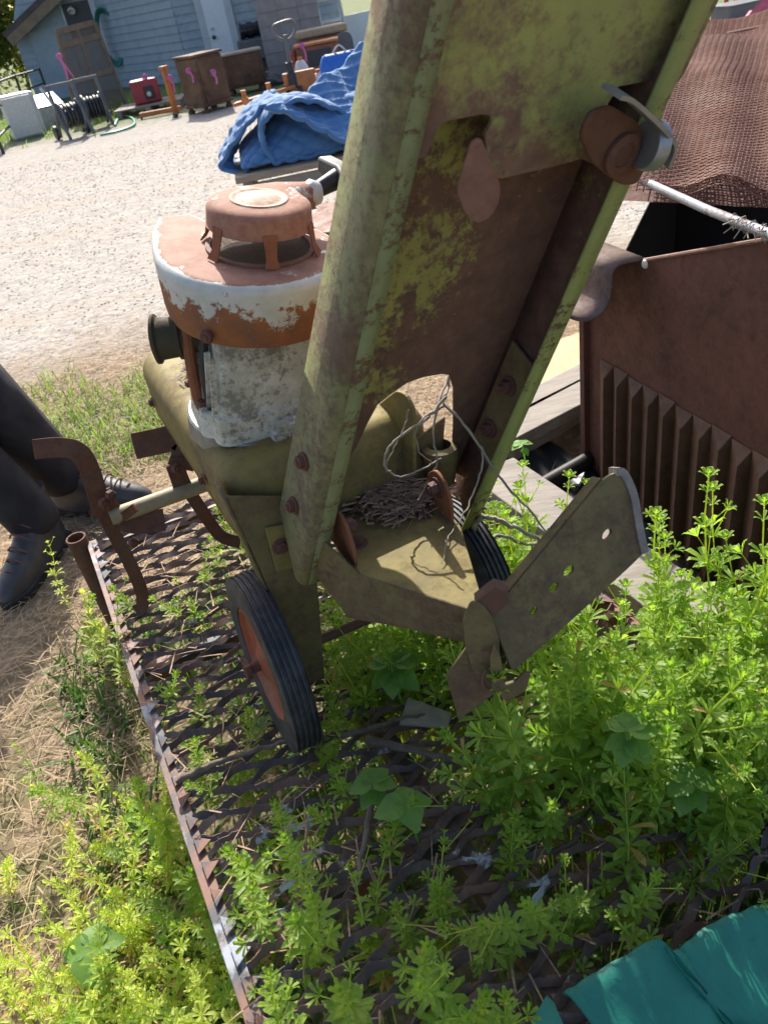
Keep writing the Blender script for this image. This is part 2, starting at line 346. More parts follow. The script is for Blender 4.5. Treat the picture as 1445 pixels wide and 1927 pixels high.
# short green grass and low weeds
def patch_density(x, y):
    d = vnoise(x, y, 3.1, 5)*.75-.35
    d = d+np.clip((1.55-y), -1, 1)*.12
    for cx, cy, r, s in ((-.98, 2.75, .28, 1.3), (-.75, 2.55, .22, 1.1), (-.72, 3.15, .3, 1.2), (-1.5, 3.2, .35, .7), (-1.35, 1.15, .3, .8)): d = d+s*np.exp(-((x-cx)**2+(y-cy)**2)/r**2)
    return d
n = 52000; x = rng.uniform(-2.3, .9, n); y = rng.uniform(.2, 4.2, n); p = np.stack([x, y, 0*x], 1)
keep = ~underdeck(p) & (patch_density(x, y)+rng.uniform(-.55, .55, n) > .36); p = p[keep]; k = len(p)
v, f = blades(p, rng.uniform(.02, .085, k)*(1+.5*(p[:, 1] > 2.4)), rng.uniform(.0025, .006, k), rng.uniform(.1, 1.1, k), .9)
mesh_np('short_grass', v, f, m_grass, 'stuff', 'short green grass and weeds growing in patches on the dirt', 'grass')
# low growth under the deck and along its side
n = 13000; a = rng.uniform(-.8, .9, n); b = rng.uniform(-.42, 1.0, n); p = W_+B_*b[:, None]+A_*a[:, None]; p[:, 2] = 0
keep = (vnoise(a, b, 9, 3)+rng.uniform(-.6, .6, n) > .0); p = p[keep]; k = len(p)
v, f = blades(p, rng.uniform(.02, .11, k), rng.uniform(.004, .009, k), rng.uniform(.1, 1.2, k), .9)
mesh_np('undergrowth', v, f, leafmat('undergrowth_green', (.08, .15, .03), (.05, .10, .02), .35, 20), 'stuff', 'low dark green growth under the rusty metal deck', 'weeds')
# far verge grass at the building
n = 9000; x = rng.uniform(-9, 3, n); y = rng.uniform(12.2, 18, n); p = np.stack([x, y, 0*x], 1)
keep = (vnoise(x, y, 1.4, 8)+rng.uniform(-.5, .5, n)+(y-14.2)*.2-(x > -3)*.25 > .15); p = p[keep]; k = len(p)
v, f = blades(p, rng.uniform(.06, .2, k), rng.uniform(.012, .03, k), rng.uniform(.1, .9, k), .8)
mesh_np('verge_grass', v, f, m_grass, 'stuff', 'unmown grass along the foot of the blue grey building', 'grass')
# loose stones on the gravel yard
n = 14000; y = rng.uniform(2.9, 11, n); x = rng.uniform(-1, 1, n)*(.8+y*.38)-.1*y; s = rng.uniform(.003, .009, n)*(1+.06*(y-3)); s[y < 4.2] *= .7
oc = np.array([(1, 0, 0), (0, 1, 0), (-1, 0, 0), (0, -1, 0), (0, 0, .35), (0, 0, -.4)]); v = (oc[None]*s[:, None, None]*rng.uniform(.6, 1.4, (n, 6, 1)))+np.stack([x, y, s*.25], 1)[:, None]
fo = np.array([(0, 1, 4), (1, 2, 4), (2, 3, 4), (3, 0, 4), (1, 0, 5), (2, 1, 5), (3, 2, 5), (0, 3, 5)]); f = (fo[None]+(np.arange(n)*6)[:, None, None]).reshape(-1, 3)
mesh_np('loose_gravel', v.reshape(-1, 3), f, plain('gravel_stone', (.40, .38, .35), .9, .4, 3, 0, c2=(.25, .235, .22)), 'stuff', 'loose pale gravel scattered over the yard', 'gravel')

# ================================================================= TRAILER DECK (expanded metal)
t = NT('deck_black_paint'); n1 = t.noise(14, 10, .7); n2 = t.noise(5, 8, .65); n3 = t.noise(60, 5)
c = t.mix(t.ramp(n1, .45, .58), (.065, .048, .041), (.15, .085, .058)); c = t.mix(t.ramp(n3, .6, .75), c, (.17, .10, .07))
n4 = t.noise(16, 7, .65); c = t.mix(t.ramp(t.math('ADD', t.math('MULTIPLY', n2, .5), t.math('MULTIPLY', n4, .5)), .58, .60), c, t.mix(t.ramp(n1, .42, .5), (.26, .12, .055), (.42, .45, .49)))
t.col(c); t.rough(.55); t.bump(t.noise(50, 6), .5, .002); m_deck = t.m
t = NT('deck_rail_paint'); n1 = t.noise(11, 9, .7); n2 = t.noise(7, 6, .65)
c = t.mix(t.ramp(n1, .42, .52), (.055, .056, .062), (.19, .088, .055)); c = t.mix(t.ramp(n2, .55, .62), c, (.30, .32, .36)); t.col(c); t.rough(.6); t.bump(n1, .4, .002); m_rail = t.m
BD0, BD1, AD0, AD1 = -.205, .66, -.815, .86
deck = thing('trailer_deck', M(.3, 0, 0)*[1, 1, 0], 'low flat trailer deck of rusty black expanded metal mesh on pipe legs', 'trailer')
mb = MB(); SW = .046; LW = .104; row = 0; aa = AD0+.012
while aa < AD1-.005:
    nb = int((BD1-BD0)/.0055); bs = np.linspace(BD0+.012, BD1-.012, nb); ph = 2*pi*bs/LW+(pi if row % 2 else 0)
    wob = .0012*np.sin(bs*210+row*2.1)+.0007*np.sin(bs*517+row)
    ac = aa+(SW/4-.003)*np.cos(ph)                       # neighbouring strands meet at the bonds
    tl = np.radians(48)+.15*np.sin(ph+row); hw = .0066+.0012*np.sin(bs*33+row)
    zz = -.004+.0015*np.sin(ph)
    lowa, lowz = ac+hw*np.cos(tl), zz-hw*np.sin(tl)*.75; hia, hiz = ac-hw*np.cos(tl)-wob, zz+hw*np.sin(tl)*.75+wob
    nA, nZ = np.sin(tl)*.0017, np.cos(tl)*.0017
    ring = np.stack([np.stack([bs, lowa-nA, lowz-nZ], 1), np.stack([bs, hia-nA, hiz-nZ], 1), np.stack([bs, hia+nA, hiz+nZ], 1), np.stack([bs, lowa+nA, lowz+nZ], 1)], 1).reshape(-1, 3)
    vs = W_+ring[:, :1]*B_+ring[:, 1:2]*A_+ring[:, 2:]*U_
    mb.add(vs, [(i*4+j, i*4+(j+1) % 4, i*4+4+(j+1) % 4, i*4+4+j) for i in range(nb-1) for j in range(4)])
    aa += SW/2; row += 1
mb.build('mesh_panel', m_deck, deck, smooth=30)
def railbox(b0, b1, a0, a1, z0, z1): return MB().prism([M(b0, a0, z0), M(b1, a0, z0), M(b1, a1, z0), M(b0, a1, z0)], U_*(z1-z0))
for b0, b1 in ((BD0-.012, BD0+.012), (BD1-.012, BD1+.012)):
    mb = railbox(b0, b1, AD0, AD1, -.016, -.010); mb.prism([M(b0, AD0, -.055), M(b0+.005, AD0, -.055), M(b0+.005, AD1, -.055), M(b0, AD1, -.055)], U_*.0385)
    for k in range(int((AD1-AD0)/SW)-1):               # torn half diamonds along the welded edge
        a = AD0+.02+k*SW; s = 1 if b0 < 0 else -1; e = b0+.012
        tl_ = .014+.012*abs(math.sin(k*2.3)); mb.prism([M(e, a, -.006), M(e+s*tl_, a+.018+.005*math.sin(k*1.7), -.004), M(e, a+.034, -.006)], U_*.003)
    mb.build('side_rail', m_rail, deck, smooth=0, bevel=.001)
for b in (.135,): railbox(b-.016, b+.016, AD0+.01, AD1-.01, -.05, -.0155).build('centre_rail', m_deck, deck, smooth=0)
for a in (AD0+.012, -.3, .3, AD1-.012): railbox(BD0+.014, BD1-.014, a-.012, a+.012, -.052, -.018).build('cross_member', m_rail, deck, smooth=0)
for b, a in ((BD0-.03, AD0+.0), (BD1+.03, AD0), (BD0+.0, AD1-.05), (BD1, AD1-.05)):
    q = M(b, a, .012 if a < 0 else -.06); MB().pipe((q[0]-.0, q[1], 0), (q[0], q[1], q[2]), .024, .020).build('pipe_leg', m_rust, deck)

# ================================================================= TILLER
til = thing('garden_tiller', M(.18, -.1, 0), 'rusty olive green garden tiller with white engine standing on the mesh deck', 'tiller')
WR = .15
def wheel(b, side):
    o = M(b, 0, WR); ax = B_*side; wt = .024
    prof = [(.098, -wt*.82), (.128, -wt*.98), (.143, -wt*.86)]
    for g in np.linspace(-.72, .72, 5): prof += [(.1495, (g-.11)*wt), (.1455, (g-.085)*wt), (.1455, (g+.085)*wt), (.1495, (g+.11)*wt)]
    prof += [(.143, wt*.86), (.128, wt*.98), (.098, wt*.82), (.096, 0), (.098, -wt*.82)]
    hub = MB().lathe(o, ax, [(.0985, .017), (.093, .019), (.086, .011), (.05, .007), (.03, .013), (.02, .02), (.0001, .021)], 40)
    hub.lathe(o, -ax, [(.0985, .017), (.093, .019), (.086, .011), (.05, .007), (.03, .013), (.02, .02), (.0001, .021)], 40)
    wo = hub.build('wheel', m_rim, til)
    MB().lathe(o, ax, prof, 56).build('tyre', m_tyre, wo, smooth=50)
    MB().cyl(o, o+ax*.045, .009).lathe(o+ax*.036, ax, [(.016, 0), (.016, .009), (.0001, .009)], 6).build('hub_nut', m_bolt, wo)
wheel(0, -1); wheel(.36, 1)
MB().cyl(M(-.02, 0, WR), M(.38, 0, WR), .0085, 12).build('axle', m_rust, til)
# wheel legs
leg_px = [(440, 955), (462, 985), (590, 1080), (610, 1275), (566, 1288), (530, 1120), (478, 1040)]
lp = [ona(x, y, .012) for x, y in ((420, 935), (545, 935), (596, 1070), (612, 1278), (566, 1290), (500, 1110), (455, 1010))]
MB().prism(lp, A_*-.006).build('leg', m_olive_d, til, smooth=0, bevel=.002)
sd = [lp[0], lp[6], lp[5], lp[4]]
mb = MB(); mb.add(sd+[p-A_*.045 for p in sd], [(0, 1, 5, 4), (1, 2, 6, 5), (2, 3, 7, 6)]); o = mb.build('leg_flange', m_olive_d, til, smooth=40); md = o.modifiers.new('s', 'SOLIDIFY'); md.thickness = .005
lr = [M(.36-inv(q)[0]-.02, .0, inv(q)[2]) for q in lp]
MB().prism(lr, A_*-.006).build('leg', m_olive_d, til, smooth=0, bevel=.002)
# mounting pad with bolt on the leg
pd = [ona(x, y, .016) for x, y in ((497, 992), (553, 982), (566, 1062), (519, 1074))]
o = MB().prism(pd, A_*.005).build('bracket_pad', m_olive, til, smooth=0, bevel=.0015)
MB().hexbolt(ona(529, 1028, .022), A_, .009, .007).build('bolt', m_bolt, o)
# engine deck (belt housing)
dk = rpoly([(-.002, -.585), (.30, -.585), (.33, -.30), (.33, -.005), (.13, .012), (-.002, -.02)], [.05, .06, .08, .05, .05, .035], 6)
rg = [(.004, .375), (.002, .40), (0, .46)]+[(.034*(1-math.cos(t_)), .46+.036*math.sin(t_)) for t_ in np.linspace(.2, pi/2, 6)]
mb = MB().pillow(W_, B_, A_, U_, dk, rg)
deckp = mb.build('belt_housing', m_olive, til, smooth=45)
md = deckp.modifiers.new('s', 'SOLIDIFY'); md.thickness = .003
for a in (-.5, -.15):
    MB().hexbolt(M(-.004, a, .42), -B_, .007, .006).build('bolt', m_bolt, deckp)
# rounded upright guard on the far side of the housing
up_ = [onb(x, y, .27) for x, y in ((690, 890), (692, 790), (703, 768), (745, 735), (762, 742), (776, 770), (778, 892))]
MB().prism(rpoly(up_, .01, 3), B_*.006).build('side_guard', m_olive, til, smooth=0, bevel=.002)
# ---- engine
EO = M(.111, -.162, .497); EZ = nrm(dv(.1, .17, 1)); EX = nrm(B_-EZ*(B_@EZ)); EY = np.cross(EZ, EX)    # EY points away from the operator
def E(x, y, z): return EO+EX*x+EY*y+EZ*z
eng = MB()
circ = lambda r, n=40: [(r*math.cos(2*pi*i/n), r*math.sin(2*pi*i/n)) for i in range(n)]
eng.pillow(EO, EX, EY, EZ, circ(.112), [(0, -.02), (0, .008), (.003, .011)])
engo = eng.build('engine', m_alloy, til, smooth=40)
cs = rpoly([(-.088, -.082), (.082, -.082), (.095, .02), (.07, .085), (-.07, .085)], .018, 4)
mb = MB().pillow(EO, EX, EY, EZ, cs, [(-.008, .010), (-.008, .052), (-.002, .055), (0, .062), (.004, .165), (.006, .175), (.012, .180), (.02, .182)])
mb.build('crankcase', m_case, engo, smooth=40)
mb = MB()                                       # sump boss and feet
MB().pillow(EO, EX, EY, EZ, rpoly([(-.108, -.05), (-.08, -.07), (-.08, .05), (-.10, .04)], .01, 3), [(0, .010), (.003, .048), (.008, .052)]).build('sump_boss', m_case, engo, smooth=40)
MB().pillow(EO, EX, EY, EZ, rpoly([(-.02, -.112), (.05, -.112), (.05, -.08), (-.02, -.08)], .008, 3), [(0, .0), (.002, .040), (.006, .043)]).build('mounting_foot', m_case, engo, smooth=40)
for k in range(5): MB().prism([E(-.089-.004*0, -.075+.022*k, .06), E(-.089, -.071+.022*k, .06), E(-.086, -.071+.022*k, .145), E(-.086, -.075+.022*k, .145)], EX*-.008).build('cooling_fin', m_case, engo, smooth=0)
for x, y in ((-.098, -.03), (-.075, -.075), (.0, -.104), (.07, -.085), (-.098, .03)):
    MB().hexbolt(E(x, y, .012 if x > -.09 else .050), EZ, .008, .008, False).build('bolt', m_bolt, engo)
# blower housing with its side lobe
ho = [(.128*math.cos(a), .128*math.sin(a)) for a in np.linspace(-pi*.96, pi*.56, 44)]+[(-.02, .132), (-.035, .165), (-.085, .165), (-.108, .115), (-.121, .06), (-.1285, .02)]
HT = .258
rg = [(.012, .170), (.010, .171), (.006, .19), (.0, HT-.012)]+[(.012*(1-math.cos(q)), HT-.012+.012*math.sin(q)) for q in np.linspace(.3, pi/2, 4)]+[(.016, HT+.0005)]
mb = MB().pillow(EO, EX, EY, EZ, ho, rg)
# grading of the wear follows the height on the part
H0 = EO-ORG[til.name]
t = NT('blower_enamel'); dotn = t.n('ShaderNodeVectorMath', operation='DOT_PRODUCT'); t.l(t.co, dotn.inputs[0]); dotn.inputs[1].default_value = tuple(EZ); h0 = float(H0@EZ)
mr = t.n('ShaderNodeMapRange'); t.l(dotn.outputs['Value'], mr.inputs[0]); mr.inputs[1].default_value = h0+.176; mr.inputs[2].default_value = h0+.257; mr.inputs[3].default_value = .19; mr.inputs[4].default_value = -.15
top = t.n('ShaderNodeMapRange'); t.l(dotn.outputs['Value'], top.inputs[0]); top.inputs[1].default_value = h0+.2562; top.inputs[2].default_value = h0+.2582; top.inputs[4].default_value = .27
f = t.math('ADD', t.math('ADD', t.math('ADD', t.math('MULTIPLY', t.noise(24, 10, .72, dist=.4), .6), t.math('MULTIPLY', t.noise(85, 6, .75), .4)), t.math('MULTIPLY', t.noise(6, 4), .3)), t.math('ADD', mr.outputs[0], top.outputs[0]))
mask = t.ramp(f, .645, .675); n2 = t.noise(30, 8, .65)
rc = t.mix(t.ramp(n2, .35, .65), (.29, .105, .03), (.18, .08, .042)); rc = t.mix(t.math('MULTIPLY', top.outputs[0], 3.7), rc, t.mix(t.ramp(n2, .4, .6), (.36, .19, .13), (.27, .13, .085)))
t.col(t.mix(mask, t.mix(t.ramp(n2, .4, .7), (.52, .54, .50), (.40, .42, .36)), rc)); r_ = t.n('ShaderNodeMapRange'); t.l(mask, r_.inputs[0]); r_.inputs[3].default_value = .35; r_.inputs[4].default_value = .8; t.rough(r_.outputs[0])
t.bump(t.math('ADD', t.math('MULTIPLY', mask, .7), t.noise(150, 5)), .35, .0012); m_blow = t.m
blo = mb.build('blower_housing', m_blow, engo, smooth=45)
# recoil starter: screened opening, posts and cap
RO = (.012, .0)
mb = MB().lathe(E(*RO, .2592), EZ, [(.074, 0), (.074, .0035), (.0675, .0035), (.066, -.004)], 40); mb.build('starter_ring', m_rustp, engo)
hx = MB(); rr = .0042
for i in range(-13, 14):
    for j in range(-15, 16):
        x = i*rr*1.75; y = (j+(i % 2)*.5)*rr*2.02
        if x*x+y*y < .064**2:
            ring = [(x+rr*math.cos(q)*k, y+rr*math.sin(q)*k) for k in (1.03, .74) for q in np.linspace(0, 2*pi, 7)[:-1]]
            vs = [E(RO[0]+p[0], RO[1]+p[1], HT+.005-.15*(p[0]**2+p[1]**2)) for p in ring]
            hx.add(vs, [(q, (q+1) % 6, 6+(q+1) % 6, 6+q) for q in range(6)])
hx.build('screen', m_rust, engo, smooth=0, fix=False)
MB().pillow(E(*RO, 0), EX, EY, EZ, circ(.066, 30), [(0, .2595), (.001, .2596)]).build('flywheel', m_muff, engo)
for q in np.linspace(0, 2*pi, 7)[:-1]+.35:
    e = np.array([math.cos(q), math.sin(q)]); s_ = np.array([-e[1], e[0]])
    pts = [E(RO[0]+e[0]*r-0, RO[1]+e[1]*r, h) for r, h in ((.082, .2605), (.075, .272), (.0695, .300))]
    MB().bar(pts, EX*s_[0]+EY*s_[1], [.020, .014, .018], .002).build('starter_post', m_orust, engo)
cp = [(.070*math.cos(a), .070*math.sin(a)) for a in np.linspace(pi*.62, pi*2.1, 34)]+[(.094, .028), (.097, .058), (.05, .072)]
m_cap = rusty('cap_enamel', (.60, .60, .55), (.36, .19, .13), (.26, .12, .075), .40, .44, 20, None, .6, detail=12)
capo = MB().pillow(E(*RO, 0), EX, EY, EZ, cp, [(-.0015, .292), (0, .293), (.001, .313), (.003, .318), (.008, .3215), (.016, .3235)]).build('starter_cap', m_cap, engo, smooth=45)
t = NT('cap_centre_paint'); f = t.noise(45, 8, .7); t.col(t.mix(t.ramp(f, .40, .55), (.52, .42, .29), (.33, .17, .10))); t.rough(.7); t.bump(f, .3, .001)
MB().lathe(E(*RO, .323), EZ, [(.040, 0), (.038, .0022), (.035, .0024), (.032, .0008), (.029, .0006), (.026, .0022), (.0001, .003)], 40).build('cap_medallion', t.m, capo)
# pull handle: white ferrule, black grip
g0 = E(.106, .044, .308)
hd = MB().tube([g0-EX*.014, g0, g0+EX*.012], [.012, .019, .015], 14).build('pull_handle', m_white, engo)
gd = nrm(EX*.92+EY*.1+EZ*.32)
MB().tube([g0+gd*.008, g0+gd*.03, g0+gd*.05, g0+gd*.056], [.011, .013, .015, .012], 12).bar([g0+gd*.048-EY*.055+EZ*-.008, g0+gd*.054-EY*.0, g0+gd*.05+EY*.055+EZ*.004], EZ, [.022, .032, .022], .024).build('grip', m_black, hd, smooth=50, bevel=.004)
# muffler can on the left, carburettor bits under the housing
mo = E(-.108, .02, .138); max_ = nrm(-EX*.86+EY*.35-EZ*.12)
mb = MB().lathe(mo-max_*.035, max_, [(.0001, 0), (.024, 0), (.026, .006), (.028, .030), (.032, .031), (.032, .036), (.028, .037), (.030, .062), (.035, .065), (.035, .069), (.026, .072), (.020, .066), (.0001, .078)], 30)
mb.build('muffler', m_muff, engo, smooth=40)
MB().tube(smoothpath([E(-.10, .0, .17), E(-.104, -.012, .12), E(-.10, -.02, .055), E(-.09, -.03, .035)], 5), .0085, 10).build('intake_pipe', m_orust, engo)
MB().tube(smoothpath([E(-.088, -.035, .165), E(-.094, -.04, .10), E(-.09, -.046, .05)], 5), .006, 8).build('governor_link', m_black, engo)
MB().hexbolt(E(-.094, -.082, .186), -EX*.75-EY*.65, .009, .008, False).hexbolt(E(.068, -.109, .235), EX*.5-EY*.85, .006, .005, False).build('bolt', m_bolt, engo)
def holed_plate(outline, holes, thick, n, seg=12):        # outline and holes as 3D points on a plane with normal n
    bm = bmesh.new(); o = outline[0]; es = []
    def loop(pts):
        vs = [bm.verts.new(tuple(p)) for p in pts]
        for i in range(len(vs)): es.append(bm.edges.new((vs[i], vs[(i+1) % len(vs)])))
    loop(outline)
    for h in holes: loop(h)
    bmesh.ops.triangle_fill(bm, use_beauty=True, edges=es, normal=tuple(n))
    r = bmesh.ops.extrude_face_region(bm, geom=bm.faces[:]); bmesh.ops.translate(bm, verts=[g for g in r['geom'] if isinstance(g, bmesh.types.BMVert)], vec=tuple(-n*thick))
    bm.verts.index_update(); mb = MB(); mb.add([v.co[:] for v in bm.verts], [[v.index for v in f.verts] for f in bm.faces]); bm.free(); return mb
# ---- handle column: a lipped steel channel leaning back towards the operator
CO = M(.059, .03, .434); CXx = nrm(dv(.984, -.109, -.143)); CD = nrm(dv(.173, .355, .919)); CXx = nrm(CXx-CD*(CXx@CD)); CYy = np.cross(CD, CXx); CYy = CYy if CYy@A_ > 0 else -CYy
CWd, CDp, CT = .32, .08, .004
def Cc(x, y, t): return CO+CXx*x+CYy*y+CD*t
def onc(x, y, yy): q = PL(x, y, Cc(0, yy, 0), CYy)-CO; return (q@CXx, q@CD)
TOP = .76
col_ = MB()
xl = 0; fl = [(0, .0), (CDp, -.075), (CDp, TOP), (0, TOP)]
chan = None
def flat(pts2, off): return [Cc(*p) for p in pts2]
# left flange with rounded bend into its lip
sec = [(0, 0)]+[(0, CDp-.014)]+[(.014*(1-math.cos(q)), CDp-.014+.014*math.sin(q)) for q in np.linspace(.3, pi/2, 5)]+[(.034, CDp)]
def lipped(sec, tb, name, mat, tap=.0):
    mb = MB(); n = len(sec); ts = [0, .12, .3, .6, .9, 1.]; vs = []
    for u in ts:
        for (x, y) in sec: t0 = tb(y); vs.append(Cc(x, y*(1-tap*u), t0+(TOP-t0)*u))
    fs = [(i*n+j, i*n+j+1, (i+1)*n+j+1, (i+1)*n+j) for i in range(len(ts)-1) for j in range(n-1)]
    o = mb.add(vs, fs).build(name, mat, chanroot, smooth=60, fix=False); m_ = o.modifiers.new('s', 'SOLIDIFY'); m_.thickness = CT; m_.offset = 0; return o
c0d = CO-ORG[til.name]; cx0 = float(c0d@CXx); cd0 = float(c0d@CD)
m_web = rusty('channel_web_paint', (.31, .29, .085), (.165, .09, .062), (.105, .058, .044), .475, .53, 13, (.25, .23, .07), .72, detail=12, bump=.6, dirg=((CXx, cx0+.14, cx0+.27, .11), (CXx, cx0+.08, cx0+.0, .06), (CD, cd0+.26, cd0+.14, .07)))
m_flin = rusty('inner_flange_rust', (.25, .23, .07), (.15, .085, .06), (.09, .052, .04), .36, .44, 13, None, .75, detail=12, bump=.6)
m_upper = rusty('upper_bracket_paint', (.32, .33, .11), (.23, .135, .095), (.15, .09, .065), .50, .60, 9, (.27, .29, .10), .6, detail=12, dirg=((CD, cd0+.60, cd0+.48, .09), (CXx, cx0+.25, cx0+.33, .06), (CXx, cx0+.12, cx0+.04, .07)))
m_lipr = rusty('right_lip_paint', (.27, .30, .10), (.16, .09, .05), (.12, .07, .045), .53, .57, 22, (.25, .27, .09), .6, streak=(.6, .6, 1.8), bump=.5)
# web with arched cut-out (its base part is the parent of the other channel pieces)
arch = [onc(x, y, 0) for x, y in ((628, 905), (651, 869), (670, 838), (690, 795), (709, 760), (733, 741), (764, 719), (795, 708), (829, 702), (845, 704), (853, 730), (853, 800), (850, 862), (856, 925))]
wp = [(.002, -.0), (.085, -.0)]+[a for a in arch[1:-1]]+[(arch[-1][0], -.045), (CWd-.002, -.03), (CWd-.002, TOP), (.002, TOP)]
chanroot = holed_plate([Cc(x, .002, t_) for x, t_ in wp], [], CT, CYy).build('handle_column', m_web, til, smooth=0)
lipped(sec[:-1]+[(.016, CDp)], lambda y: .005-.085*(y/CDp), 'left_flange', m_chan, .38)
lipped([(.015, CDp+.001), (.036, CDp+.001)], lambda y: -.080, 'left_lip', m_lip, .38)
lipped([(CWd, 0), (CWd, CDp-.001)], lambda y: -.03-.07*(y/CDp), 'right_flange', m_flin, .15)
lipped([(CWd+.002, CDp+.001), (CWd-.025, CDp+.001)], lambda y: -.100, 'right_lip', m_lipr, .15)
for px in ((571, 868), (553, 951)):
    q = PL(*px, Cc(-.003, 0, 0), CXx); MB().hexbolt(q, -CXx, .0085, .008).hexbolt(q+CXx*.010, CXx, .008, .008, False).build('bolt', m_bolt, chanroot)
# plate bolted inside the right flange
ip = [PL(x, y, Cc(CWd-.006, 0, 0), CXx) for x, y in ((968, 640), (1010, 690), (925, 880), (893, 822))]
o = MB().prism(ip, -CXx*.005).build('inner_plate', m_olive_d, chanroot, smooth=0, bevel=.001)
for px in ((957, 727), (921, 807)):
    q = PL(*px, Cc(CWd-.012, 0, 0), CXx); MB().hexbolt(q, -CXx, .010, .010).cyl(q, q-CXx*.022, .005, 10).build('bolt', m_bolt, o)
# upper bracket plate with slot, lugs and bolt
def onu(x, y, yy=.045): return onc(x, y, yy)
ul = [(826, 232), (838, 226), (905, 213), (920, 216), (922, 232), (910, 250), (915, 290), (932, 332), (942, 334), (1049, 309), (1092, 297), (1110, 306), (1140, 210), (1141, 193), (1161, 161), (1255, 144), (1251, 178)]
upoly = [onu(x, y) for x, y in ul]; xr = upoly[-1][0]
upoly = [(.032, upoly[0][1]-.03), (.055, upoly[0][1]-.03)]+upoly+[(xr+.012, upoly[-1][1]+.02), (xr+.012, TOP+.02), (.032, TOP+.02)]
ub = holed_plate([Cc(x, .047, t_) for x, t_ in upoly], [], .004, CYy).build('upper_bracket', m_upper, til, smooth=0)
lug = [PL(x, y, Cc(0, .056, 0), nrm(CYy-CXx*.5)) for x, y in ((886, 262), (868, 318), (857, 352), (872, 395), (897, 418), (924, 402), (938, 375), (940, 343), (920, 296), (903, 256))]
MB().prism(rpoly(lug, .006, 3), nrm(CYy-CXx*.5)*.005).build('lug', m_rustp, ub, smooth=0, bevel=.0015)
ear = [PL(x, y, Cc(0, .086, 0), CYy) for x, y in ((1085, 250), (1105, 300), (1131, 322), (1165, 345), (1193, 342), (1212, 302), (1213, 258), (1188, 222), (1142, 194), (1105, 205))]
MB().prism(rpoly(ear, .008, 3), CYy*.006).build('pivot_ear', m_rust, ub, smooth=40, bevel=.002)
q = PL(1168, 288, Cc(0, .093, 0), CYy)
MB().lathe(q, CYy, [(.021, 0), (.021, .004), (.013, .006), (.012, .003), (.0001, .003)], 24).build('pivot_bolt', m_bolt, ub)
sa = [PL(x, y, Cc(0, .105, 0), CYy) for x, y in ((1150, 172), (1175, 180), (1215, 215), (1243, 245), (1255, 268), (1243, 305))]
MB().bar(smoothpath(sa, 4), CYy, .026, .004).build('strap', m_grey, ub, smooth=50)
q = PL(1224, 272, Cc(0, .098, 0), CYy); MB().lathe(q-CXx*.01, nrm(CXx+CYy*.2), [(.0001, 0), (.022, 0), (.024, .003), (.024, .014), (.019, .018), (.0001, .018)], 24).build('spacer', m_grey, ub)
# handlebars above the picture
for x in (.03, CWd-.03):
    MB().tube(smoothpath([Cc(x, .02, TOP-.1), Cc(x+(x-.16)*.3, .02, TOP+.12), Cc(x+(x-.16)*.9, .12, TOP+.25), Cc(x+(x-.16)*1.0, .3, TOP+.30)], 5), .0125, 12).build('handlebar', m_rust, til)
# ---- rear hitch plate
PZ = .372
pt = [onz(x, y, PZ) for x, y in ((600, 1010), (612, 1000), (676, 1080), (888, 1147), (906, 1124), (866, 988), (842, 962), (800, 900), (700, 850), (610, 905))]
hp = MB().prism(rpoly(pt, .006, 2), U_*-.004).build('hitch_plate', m_olive, til, smooth=0, bevel=.0015)
e0, e1 = onz(676, 1081, PZ), onz(888, 1148, PZ); en = nrm(np.cross(e1-e0, U_)); en = en if en@(CAM-e0) > 0 else -en
fpx = ((577, 1062), (600, 1012), (676, 1082), (888, 1149), (915, 1168), (932, 1200), (882, 1212), (818, 1196), (732, 1177), (655, 1164), (628, 1128))
MB().prism([PL(x, y, e0+en*.001, en) for x, y in fpx], -en*.004).build('hitch_flange', m_olive_d, til, smooth=0, bevel=.0015)
for px, s in (((650, 1000), 1), ((828, 925), -1)):      # rusty pivot tabs with bolts standing on the plate
    q = onz(px[0], px[1]+(45 if s > 0 else 40), PZ); 
    tb = [q+dv(0, y, z) for y, z in ((-.035, -.01), (.03, -.01), (.035, .03), (.02, .062), (-.005, .072), (-.03, .055), (-.04, .02))]
    o = MB().prism(rpoly(tb, .01, 3), B_*.005).build('pivot_tab', m_orust, til, smooth=0, bevel=.001)
    for zz in (.045,):
        MB().hexbolt(q+dv(-.001 if s < 0 else .006, 0, zz), B_*(-1 if s < 0 else 1), .011, .012).build('nut', m_bolt, o)
for px in ((674, 1022), (797, 968)): MB().hexbolt(onz(*px, PZ), U_, .010, .006, True).build('bolt', m_bolt, hp)
cone = onz(840, 925, PZ)
MB().lathe(cone+dv(.01, -.03, 0), U_, [(.020, 0), (.024, .02), (.030, .05), (.028, .062), (.018, .066)], 24).build('shift_boot', m_olive_d, til)
MB().lathe(onz(808, 880, PZ)+U_*.03, nrm(dv(.2, .2, 1)), [(.026, -.03), (.026, .02), (.022, .028), (.012, .03), (.0001, .031)], 20).build('clutch_cup', m_orust, til)
MB().cyl(onz(727, 870, PZ)+U_*.035, onz(778, 890, PZ)+U_*.04, .006, 10).build('control_rod', m_rustp, til)
